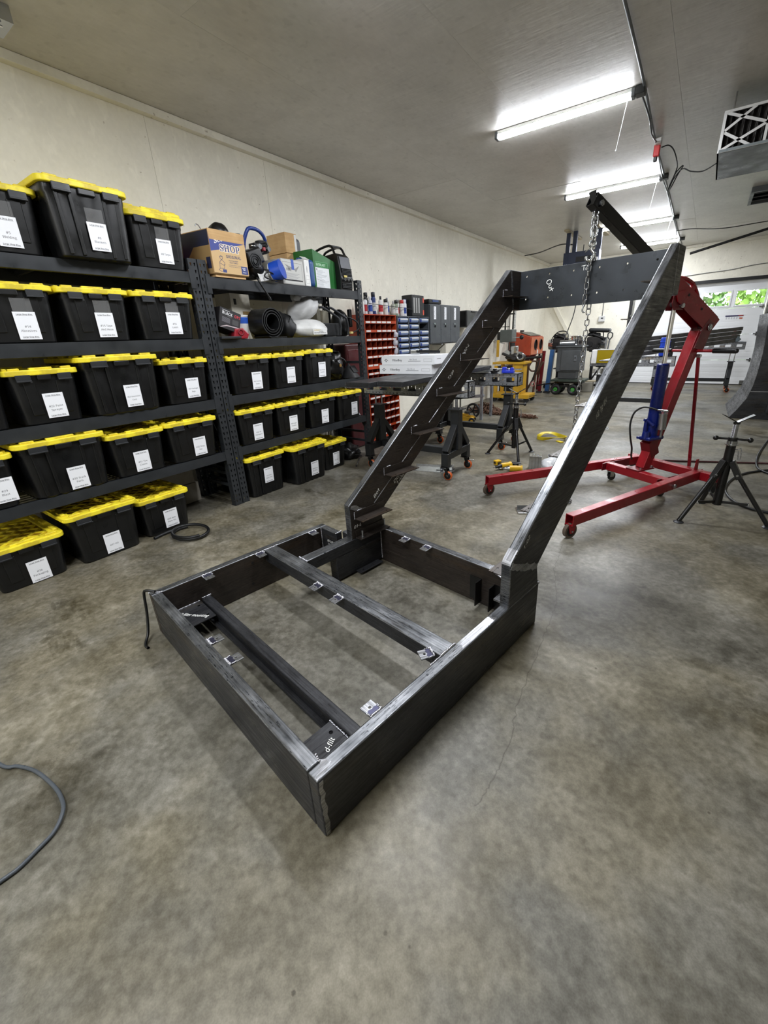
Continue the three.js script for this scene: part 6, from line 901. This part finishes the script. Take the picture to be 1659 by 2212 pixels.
{
  const engine = (o, k) => {
    part(o, 'block', [rbox(0.34, 0.26, 0.3, 0.03, 0, 1.18, 0), rbox(0.28, 0.1, 0.34, 0.03, 0, 1.02, 0)], iron); part(o, 'valve_cover', [rbox(0.3, 0.1, 0.16, 0.04, -0.02, 1.36, 0.02, 0, 0, k ? -0.08 : 0.1)], charcoal); part(o, 'intake', [cyl(0.03, 0.03, 0.3, 0.1, 1.32, 0.14, 0, 0, 1.2), cyl(0.05, 0.05, 0.1, 0.16, 1.2, 0.16, PI / 2), cyl(0.07, 0.07, 0.04, -0.08, 1.14, 0.17, PI / 2), cyl(0.05, 0.05, 0.05, 0.06, 1.08, 0.17, PI / 2)], blackM);
    part(o, 'harness', [hose([[-0.16, 1.36, 0.1], [-0.05, 1.46, 0.08], [0.12, 1.47, 0.05], [0.2, 1.38, 0.06], [0.2, 1.22, 0.1], [0.12, 1.12, 0.16]], 0.014, 40, 6), hose([[-0.18, 1.1, 0.1], [-0.2, 1.25, 0.14], [-0.1, 1.42, 0.12], [0.05, 1.4, 0.16]], 0.012, 30, 6)], blackM); part(o, 'bellhousing', cyl(0.15, 0.13, 0.12, k ? 0.22 : -0.22, 1.15, 0, 0, 0, PI / 2, 18), zinc);
    part(o, 'stand', [bar([0, 0.1, 0], [0, 1.0, 0], 0.07, 0.07, 0.004, V(1, 0, 0)), bar([-0.35, 0.1, 0], [0.35, 0.1, 0], 0.06, 0.06, 0.004), bar([0, 0.1, -0.3], [0, 0.1, 0.3], 0.06, 0.06, 0.004), bar([0, 0.2, 0.05], [0.3, 0.7, 0.05], 0.04, 0.04, 0.003), bar([-0.1, 0.98, 0], [0.1, 0.98, 0], 0.08, 0.1, 0.004)], blackPaint); for (const x of [-0.33, 0.33]) part(o, 'wheel', cyl(0.035, 0.035, 0.03, x, 0.0355, 0, PI / 2, 0, 0, 14), tyre);
  };
  const a = thing('car_engine', 'dark engine on a black stand between the orange cabinet and grey stove', 'engine', [-3.2, 0, -12.2]); engine(a, 0);
  const b = thing('car_engine', 'dark engine with a long cover behind the grey stove and hanging chain', 'engine', [-2.36, 0, -12.3]); engine(b, 1); part(b, 'air_box', rbox(0.5, 0.1, 0.34, 0.05, 0.1, 1.46, 0, 0, 0, -0.06, 4), charcoal);
  const c = thing('steel_upright', 'blue painted steel upright leaning beside the grey stove', 'upright', [-3.18, 0.03, -11.25]); part(c, 'post', [bar([0, 0, 0], [0.05, 1.02, -0.05], 0.11, 0.06, 0.004, V(1, 0, 0))], paint(0x2f5f96, 0.5)); part(c, 'edge', bar([0.062, 0, 0.02], [0.112, 1.02, -0.03], 0.012, 0.07, 0.002, V(1, 0, 0)), greyP); part(c, 'foot', box(0.16, 0.03, 0.14, 0, -0.012, 0), iron);
  const d = thing('steel_upright', 'dark red steel upright leaning left of the blue one', 'upright', [-3.36, 0.03, -11.2]); part(d, 'post', [bar([0, 0, 0], [0.04, 1.0, -0.03], 0.08, 0.05, 0.004, V(1, 0, 0))], redDark); part(d, 'brace', bar([-0.05, 0.35, 0.02], [0.02, 0.95, 0.03], 0.03, 0.03, 0.002), rustM); part(d, 'foot', box(0.12, 0.03, 0.12, 0, -0.012, 0), iron);
  const r = thing('scrap_rack', 'rusty rack of bent iron parts in front of the orange cabinet', 'rack', [-3.45, 0, -10.75]); part(r, 'frame', [bar([-0.1, 0, 0], [-0.1, 0.9, 0], 0.04, 0.04, 0), bar([0.1, 0, 0.1], [0.14, 0.9, 0.05], 0.04, 0.04, 0), bar([-0.12, 0.05, 0.05], [0.3, 0.8, 0.1], 0.03, 0.05, 0)], rustM); part(r, 'iron_ring', [tor(0.12, 0.02, 0.08, 0.7, 0.12, 0, 0.6, 0)], rustM); part(r, 'iron_bar', [rod([-0.15, 0.88, 0.1], [0.25, 0.92, 0.1], 0.03), rod([0.05, 0.3, 0.14], [0.22, 0.85, 0.14], 0.018)], iron); part(r, 'hook', tor(0.05, 0.008, 0.1, 0.28, 0.18), paint(0xc87c78, 0.5));
}
{
  const o = thing('wood_stove', 'dark grey cast wood stove on a cart with four green-hubbed tyres', 'stove', [-2.62, 0, -11.1]), sm3 = paint(0x4b4e50, 0.6);
  part(o, 'body', rbox(0.58, 0.56, 0.42, 0.015, 0, 0.83, 0), sm3); part(o, 'top', rbox(0.64, 0.035, 0.48, 0.01, 0, 1.125, 0), sm3); const d = part(o, 'door', rbox(0.44, 0.46, 0.025, 0.012, 0.04, 0.81, 0.218), sm3); part(d, 'handle', [rbox(0.06, 0.13, 0.012, 0.004, 0.15, 0.86, 0.235)], greyP); part(d, 'latch', rbox(0.025, 0.04, 0.014, 0.003, 0.15, 0.87, 0.24), blackM); part(o, 'pedestal', rbox(0.42, 0.18, 0.34, 0.012, -0.03, 0.47, 0), sm3); part(o, 'ash_lip', rbox(0.12, 0.03, 0.3, 0.006, -0.3, 0.62, 0.02), sm3);
  part(o, 'cart_deck', [rbox(0.78, 0.05, 0.56, 0.006, 0.02, 0.345, 0), box(0.2, 0.012, 0.01, -0.28, 0.345, 0.29)], paint(0x2f3a30, 0.6)); part(o, 'axle_frame', [bar([-0.26, 0.2, 0.16], [0.3, 0.2, 0.16], 0.04, 0.04, 0), bar([-0.3, 0.3, 0], [0.35, 0.3, 0], 0.06, 0.3, 0), bar([-0.3, 0.28, 0.1], [-0.75, 0.2, 0.1], 0.03, 0.03, 0)], blackPaint);
  for (const x of [-0.25, 0.16]) for (const z of [0.2, -0.2]) { const w = part(o, 'wheel', [tor(0.085, 0.047, x, 0.1325, z, 0, 0, 0, 26, 10)], tyre); part(w, 'hub', [cyl(0.055, 0.055, 0.05, x, 0.1325, z, PI / 2, 0, 0, 18)], paint(0x3fae3a, 0.4)); part(w, 'axle_cap', cyl(0.018, 0.018, 0.07, x, 0.1325, z, PI / 2, 0, 0, 12), zinc); }
  const m = thing('stove_pipe', 'grey round muffler lying on the wood stove', 'pipe', [-2.72, 1.144, -11.02], 0.2); part(m, 'barrel', [cyl(0.062, 0.062, 0.34, 0, 0.063, 0, 0, 0, PI / 2, 20)], zinc); part(m, 'mouth', [tor(0.05, 0.012, 0.172, 0.063, 0, 0, PI / 2, 0), cyl(0.045, 0.045, 0.004, 0.171, 0.063, 0, 0, 0, PI / 2)], blackM);
  const p = thing('steel_pot', 'shiny round steel pot standing on the wood stove', 'pot', [-2.56, 1.144, -11.2]); part(p, 'pot', lathe([[0, 0], [0.12, 0], [0.125, 0.2], [0.15, 0.205], [0.15, 0.215], [0.118, 0.215], [0.115, 0.02], [0, 0.02]], 26), chromeM); part(p, 'base_ring', lathe([[0.121, 0.0], [0.135, 0.0], [0.135, 0.02], [0.121, 0.02]], 24), zinc);
  const e = thing('engine_part', 'grey cast engine part beside the pot on the wood stove', 'engine part', [-2.4, 1.144, -11.0]); part(e, 'casting', [rbox(0.14, 0.13, 0.12, 0.02, 0, 0.066, 0), cyl(0.04, 0.05, 0.06, -0.02, 0.15, 0)], zinc); part(e, 'bore', cyl(0.035, 0.035, 0.124, -0.02, 0.07, 0, PI / 2), blackM);
  const q = thing('concrete_block', 'square concrete block on the floor right of the stove cart', 'block', [-2.3, 0, -11.75], 0.1); part(q, 'block', rbox(0.26, 0.24, 0.3, 0.01, 0, 0.121, 0), paint(0x8e8a7e, 0.9)); part(q, 'board', rbox(0.36, 0.03, 0.24, 0.004, 0.06, 0.257, 0), paint(0x9a9078, 0.8));
  const g = thing('propane_tank', 'white propane tank on the floor in front of the far wall', 'gas tank', [-2.34, 0, -12.9]); part(g, 'tank', lathe([[0, 0.02], [0.1, 0.02], [0.14, 0.06], [0.15, 0.12], [0.15, 0.27], [0.13, 0.33], [0.06, 0.37], [0, 0.37]], 26), whiteP); part(g, 'foot_ring', lathe([[0.1, 0], [0.105, 0], [0.105, 0.05], [0.1, 0.05]], 22), whiteP); part(g, 'collar', lathe([[0.075, 0.36], [0.085, 0.36], [0.085, 0.47], [0.075, 0.47]], 20), whiteP); part(g, 'valve', [cyl(0.02, 0.02, 0.08, 0, 0.4, 0), cyl(0.025, 0.025, 0.02, 0, 0.45, 0)], zinc);
  const s = thing('shovel', 'grey D-handled shovel leaning on the far wall', 'shovel', [-2.25, 0, -13.78]); part(s, 'handle', [hose([[0, 1.2, 0], [-0.055, 1.27, 0], [-0.06, 1.36, 0], [0, 1.4, 0], [0.06, 1.36, 0], [0.055, 1.27, 0], [0, 1.2, 0]], 0.016, 40, 8, false, 0.2)], darkGrey); part(s, 'shaft', rod([0, 1.21, 0], [-0.05, 0.42, 0.04], 0.019, 10), greyP); part(s, 'blade', T(uvm(new THREE.CylinderGeometry(0.13, 0.11, 0.4, 14, 1, true, -0.9, 1.8)), -0.055, 0.215, -0.06), zinc);
}
{ // grey shop cart, trolley jack and rusty chain heap behind the tables
  const o = thing('steel_cart', 'light grey steel cart with a spoked black wheel behind the tables', 'cart', [-3.55, 0, -7.35]), gm = benchM; part(o, 'deck', rbox(0.8, 0.06, 0.5, 0.004, 0, 0.62, 0), gm); part(o, 'lower_deck', bar([-0.4, 0.34, 0.22], [0.42, 0.44, 0.22], 0.05, 0.05, 0.003), gm); for (const [x, z] of [[-0.36, 0.22], [0.38, 0.22], [-0.36, -0.22], [0.38, -0.22]]) part(o, 'leg', bar([x, 0, z], [x, 0.6, z], 0.045, 0.045, 0.003, V(1, 0, 0)), gm);
  const w = part(o, 'wheel', [tor(0.12, 0.02, 0.16, 0.1405, 0.1, 0, 0, 0, 26, 8)], tyre); for (let i = 0; i < 5; i++) part(w, 'spoke', rod([0.16, 0.1405, 0.1], [0.16 + Math.cos(i * 1.257) * 0.11, 0.1405 + Math.sin(i * 1.257) * 0.11, 0.1], 0.014, 8), blackPaint);
  const j = thing('trolley_jack', 'yellow trolley floor jack with black wheels under the first table', 'jack', [-3.43, 0, -6.72], 0.35); for (const s of [1, -1]) part(j, 'side_plate', ext(shp([[-0.34, 0.06], [0.24, 0.05], [0.3, 0.08], [0.26, 0.11], [0.0, 0.15], [-0.3, 0.23], [-0.36, 0.2]]), 0.012, 0.002, 0, 0, s * 0.1), yellowM); part(j, 'lift_arm', bar([-0.2, 0.13, 0], [0.18, 0.15, 0], 0.05, 0.09, 0.008), yellowM); part(j, 'saddle', cyl(0.055, 0.05, 0.035, 0.16, 0.19, 0), iron); part(j, 'crossbar', rbox(0.06, 0.03, 0.22, 0.005, 0.24, 0.08, 0), yellowM);
  for (const s of [1, -1]) { const q = part(j, 'wheel', cyl(0.055, 0.055, 0.035, 0.25, 0.0555, s * 0.135, PI / 2, 0, 0, 18), tyre); part(q, 'hub', cyl(0.025, 0.025, 0.042, 0.25, 0.0555, s * 0.135, PI / 2, 0, 0, 14), yellowM); part(j, 'rear_caster', cyl(0.035, 0.035, 0.03, -0.3, 0.0355, s * 0.11, PI / 2, 0, 0, 14), tyre); }
  const c = new THREE.InstancedMesh(clean(tor(0.022, 0.007, 0, 0, 0, 0, 0, 0, 10, 5)), paint(0x6a4c3a, 0.8, 0.2), 520); c.name = numbered('chain_heap'); tag(c, 'heap of rusty brown chain trailing across the floor behind the tables', 'chain heap'); c.userData.kind = 'stuff'; const m4 = new THREE.Matrix4(), q4 = new THREE.Quaternion();
  for (let i = 0; i < 520; i++) { const t = rnd(), r = Math.sqrt(rnd()), a = rr(0, 6.28), wd = i < 330 ? 0.34 : 0.08, cx = i < 330 ? -3.45 : -3.3 + t * 0.95, cz = i < 330 ? -7.95 : -7.75 + t * 0.15; const x = cx + Math.cos(a) * r * wd, z = cz + Math.sin(a) * r * wd * 0.6, h = i < 330 ? 0.2 * (1 - r) * rnd() : 0.02 * rnd(); q4.setFromEuler(new THREE.Euler(rr(0, 3), rr(0, 3), rr(0, 3))); m4.compose(V(x, 0.022 + h, z), q4, V(1, 1.35, 1)); c.setMatrixAt(i, m4); } c.castShadow = c.receiveShadow = true; scene.add(c);
  const v = thing('shop_vacuum', 'black bucket of dark tools standing behind the first table', 'bucket', [-3.55, 0, -5.95]); part(v, 'drum', lathe([[0, 0], [0.15, 0], [0.17, 0.36], [0.18, 0.37], [0.16, 0.38], [0, 0.36]], 24), blackPlastic); part(v, 'tool', [rod([0.05, 0.3, 0], [0.1, 0.62, 0.03], 0.02), rod([-0.05, 0.3, 0.05], [-0.09, 0.58, 0.02], 0.018), rod([0, 0.3, -0.05], [0.02, 0.66, -0.1], 0.015)], iron);
}
{ // curved dark plate at the right
  const o = thing('plow_blade', 'large dark curved steel blade standing at the right photo edge', 'blade', [0, 0, -8.8]); const cv = [[0.547, 0.002], [0.63, 0.14], [0.723, 0.332], [0.76, 0.52], [0.775, 0.72], [0.778, 1.04], [0.765, 1.25], [0.75, 1.44], [0.74, 1.6]];
  part(o, 'end_plate', ext(shp(cv.concat([[1.9, 1.6], [1.9, 0.15], [1.4, 0.002]])), 0.02, 0.002), steel); const sh = shp(cv.concat(cv.slice().reverse().map(([x, y]) => [x + 0.016, y + 0.002]))); part(o, 'moldboard', ext(sh, 1.6, 0, 0, 0, -0.82), steel); part(o, 'thin_strip', bar([0.745, 0.44, 0.011], [1.9, 0.44, 0.011], 0.01, 0.003, 0.001), weldMat); part(o, 'stiffener', rbox(0.06, 1.2, 0.12, 0.01, 1.02, 0.72, 0.07), steel); part(o, 'cutting_edge', box(0.8, 0.02, 1.6, 0.97, 0.012, -0.82), steel);
}
// ---------- on the ceiling and the far wall ----------
{
  const o = thing('air_filter_unit', 'grey ceiling-hung air cleaner with a white lattice grille at the photo edge', 'air cleaner', [0.12, 2.884, -5.4]), w = 0.64, h = 0.3;
  part(o, 'housing', [box(w, 0.012, 0.86, 0, 0.006, -0.44), box(w, 0.012, 0.86, 0, h - 0.006, -0.44), box(0.012, h, 0.86, -w / 2 + 0.006, h / 2, -0.44), box(0.012, h, 0.86, w / 2 - 0.006, h / 2, -0.44), box(w, h, 0.012, 0, h / 2, -0.87), box(w - 0.02, 0.02, 0.015, 0, 0.012, 0.002)], paint(0x7c8486, 0.4));
  part(o, 'filter_media', [...Array(26)].map((_, i) => box(0.006, h - 0.03, 0.05, -w / 2 + 0.02 + i * (w - 0.04) / 25, h / 2, -0.05, 0, i % 2 ? 0.4 : -0.4, 0)), paint(0x2a2724, 0.8)); part(o, 'filter_back', box(w - 0.03, h - 0.03, 0.006, 0, h / 2, -0.08), blackM);
  const fr = rrect(w, h, 0.004); fr.holes.push(rrect(w - 0.044, h - 0.04, 0.01, 0, 0, THREE.Path)); const G = [ext(fr, 0.008, 0.001, 0, h / 2, 0.004)]; const st = (x0, y0, x1, y1) => G.push(bar([x0, y0, 0.003], [x1, y1, 0.003], 0.022, 0.006, 0.001, V(0, 0, 1)).rotateZ(0)); const stb = (x0, y0, x1, y1) => { const L = Math.hypot(x1 - x0, y1 - y0); G.push(box(L, 0.02, 0.006, (x0 + x1) / 2, (y0 + y1) / 2, 0.003, 0, 0, Math.atan2(y1 - y0, x1 - x0))); };
  const a = w / 2 - 0.015, t = h - 0.015, b = 0.015, m = h / 2; for (const s of [1, -1]) { stb(s * a, t, 0, m); stb(s * a, b, 0, m); stb(s * a, m, s * a * 0.32, t); stb(s * a, m, s * a * 0.32, b); } stb(0, b, 0, t); part(o, 'grille', G, whiteP);
  for (const x of [-0.26, 0.26]) for (const z of [-0.1, -0.78]) part(o, 'hanger', rod([x, h, z], [x, CY - 2.884 - 0.001, z], 0.006, 8), zinc); part(o, 'screw_tab', [box(0.03, 0.02, 0.012, 0.06, 0.0, 0.008)], zinc);
  const v = thing('ceiling_vent', 'grey slotted vent box on the ceiling beyond the air cleaner', 'vent', [0.55, 3.27, -9.5]); part(v, 'frame', [box(0.72, 0.07, 0.04, 0, 0.035, 0.42), box(0.72, 0.07, 0.04, 0, 0.035, -0.42), box(0.04, 0.07, 0.84, -0.34, 0.035, 0), box(0.04, 0.07, 0.84, 0.34, 0.035, 0)], greyP); for (let i = 0; i < 3; i++) part(v, 'slat', box(0.66, 0.012, 0.14, 0, 0.04, -0.25 + i * 0.25, 0.5, 0, 0), greyP); part(v, 'duct', box(0.66, 0.01, 0.8, 0, 0.062, 0), blackM);
  const e = thing('junction_box', 'silver metal junction box on the ceiling at the upper left corner', 'junction box', [-3.76, 3.26, -1.28]); part(e, 'box', [box(0.2, 0.08, 0.34, 0, 0.04, 0)], zinc); part(e, 'cover', rbox(0.17, 0.012, 0.2, 0.004, 0, -0.003, 0.02), bare); part(e, 'screw', cyl(0.008, 0.008, 0.006, 0.05, -0.012, -0.12), chromeM);
  const c = solo('conduit', [hose([[-0.75, 3.325, 3.5], [-0.762, 3.325, -2.2], [-0.766, 3.325, -4.0], [-0.778, 3.325, -4.9], [-0.805, 3.325, -5.9], [-0.815, 3.325, -7.0], [-0.83, 3.325, -9.0], [-0.86, 3.325, -11.2], [-0.87, 3.325, -13.8]], 0.011, 80, 8)], greyP, 'thin grey conduit running along the ceiling past the ends of the lights', 'conduit');
  solo('power_cable', [hose([[-0.8, 3.3, -4.95], [-0.79, 3.29, -5.4], [-0.8, 3.27, -5.75], [-0.79, 3.29, -6.1], [-0.81, 3.3, -6.6], [-0.83, 3.29, -7.4], [-0.83, 3.3, -8.4], [-0.85, 3.3, -9.6], [-0.86, 3.29, -11.0], [-0.87, 3.25, -11.6]], 0.008, 90, 6)], blackPlastic, 'black cable looping along the ceiling conduit', 'cable');
  const p = thing('power_outlet', 'white ceiling outlet with a red plug adaptor hanging on the conduit', 'outlet', [-0.77, 3.2, -6.15]); part(p, 'outlet', rbox(0.06, 0.06, 0.08, 0.01, 0, 0.1, 0.06), whiteP); part(p, 'adaptor', rbox(0.06, 0.11, 0.05, 0.012, -0.01, 0.03, 0.02), paint(0xd83a3a, 0.4)); part(p, 'plug', rbox(0.035, 0.05, 0.035, 0.01, -0.015, -0.04, 0.01), blackPlastic);
  part(p, 'cord', hose([[0.03, 0.05, 0.02], [0.09, 0.06, 0.0], [0.14, 0.02, -0.02], [0.18, -0.06, -0.05], [0.2, -0.14, -0.06], [0.185, -0.22, -0.04], [0.17, -0.3, -0.02], [0.15, -0.36, 0], [0.18, -0.33, 0.01], [0.22, -0.22, -0.02], [0.26, -0.14, -0.03], [0.2, -0.2, -0.02], [0.16, -0.33, 0.02], [0.2, -0.24, 0], [0.26, -0.18, 0], [0.34, -0.22, 0], [0.45, -0.24, 0], [0.56, -0.2, 0.02]], 0.006, 120, 6), blackPlastic);
  const navy = paint(0x1c2740, 0.45), n = thing('ceiling_hoist', 'navy blue steel bracket frame hung below the ceiling near the far wall', 'bracket', [-2.35, 2.72, -10]); part(n, 'beam', [rbox(0.68, 0.23, 0.2, 0.008, 0, 0.115, 0)], navy); part(n, 'recess', box(0.3, 0.09, 0.01, 0.06, 0.09, 0.102), blackM); for (const x of [-0.29, -0.16]) part(n, 'hanger', box(0.075, 0.38, 0.06, x, 0.42, 0), navy); part(n, 'side_arm', box(0.1, 0.38, 0.06, 0.29, 0.4, 0), navy); part(n, 'cover', rbox(0.11, 0.1, 0.02, 0.004, 0.27, 0.04, 0.11), whiteP); for (const [x, l] of [[-0.28, 1], [0.27, 1]]) part(n, 'plank', box(0.09, 0.03, 1.1, x, 0.605, -0.3), paint(0xb8ab8c, 0.8));
  solo('black_strut', rod([-0.495, 2.677, -10], [1.5, 3.113, -10], 0.021, 10), blackPaint, 'black steel strut slanting up to the right below the far ceiling', 'strut');
  solo('wire', [hose([[-0.87, 3.28, -11.3], [-0.6, 3.26, -11.2], [-0.1, 3.16, -11.0], [0.5, 3.2, -11.2], [1.6, 3.28, -11.5]], 0.008, 40, 6)], blackPlastic, 'thin black wire sagging across the far ceiling', 'wire');
  solo('wire', hose([[-0.9, 2.64, WZ + 0.02], [-0.3, 2.68, WZ + 0.02], [0.2, 2.7, WZ + 0.02], [0.7, 2.76, WZ + 0.02], [1.3, 2.78, WZ + 0.02], [2.2, 2.84, WZ + 0.02]], 0.007, 60, 6), greyP, 'grey wire clipped along the far wall above the overhead door', 'wire');
  solo('wire', hose([[-4.1, 3.28, -11.6], [-3.6, 3.24, -11.2], [-2.9, 3.2, -10.4], [-2.5, 3.1, -10.1]], 0.012, 40, 6), blackPlastic, 'black cable sagging from the left wall to the navy ceiling bracket', 'cable');
  const u = thing('thermostat', 'white thermostat box with a thin conduit on the far wall', 'thermostat', [-2.55, 1.7, WZ + 0.001]); part(u, 'box', rbox(0.17, 0.15, 0.06, 0.01, 0, 0.06, 0.031), whiteP); part(u, 'dial', box(0.06, 0.03, 0.004, 0.01, 0.08, 0.063), darkGrey); part(u, 'conduit', rod([0, 0.13, 0.015], [0.02, 1.58, 0.015], 0.009, 8), greyP);
  solo('power_cable', hose([[-2.66, 3.3, -11.4], [-2.66, 2.6, -11.38], [-2.7, 1.9, -11.3], [-2.78, 1.5, -11.2], [-2.82, 1.27, -11.08]], 0.011, 50, 6), blackPlastic, 'black cable dropping from the ceiling to the wood stove', 'cable');
  struct('trim_4', bar([-4.14, 2.6, WZ + 0.05], [-3.35, 1.27, WZ + 0.05], 0.1, 0.09, 0.004), wallM);
  const s = thing('tool_strip', 'narrow purple and red printed strip taped on the overhead door', 'sign', [0.5, 1.58, WZ - 0.06 + 0.0255]); part(s, 'strip', box(0.36, 0.03, 0.003, 0, 0.08, 0.0015), paint(0x34305c, 0.5)); part(s, 'red_end', box(0.09, 0.028, 0.003, 0.13, 0.08, 0.004), paint(0xb03a34, 0.5)); for (let i = 0; i < 6; i++) part(s, 'mark', box(0.028, 0.045, 0.002, -0.15 + i * 0.052, 0.03, 0.001), paint(0xd0d2d6, 0.5)); part(s, 'tag', box(0.06, 0.035, 0.003, 0.14, 0.02, 0.0025), paint(0xc8684a, 0.5));
}

renderer.render(scene, camera);
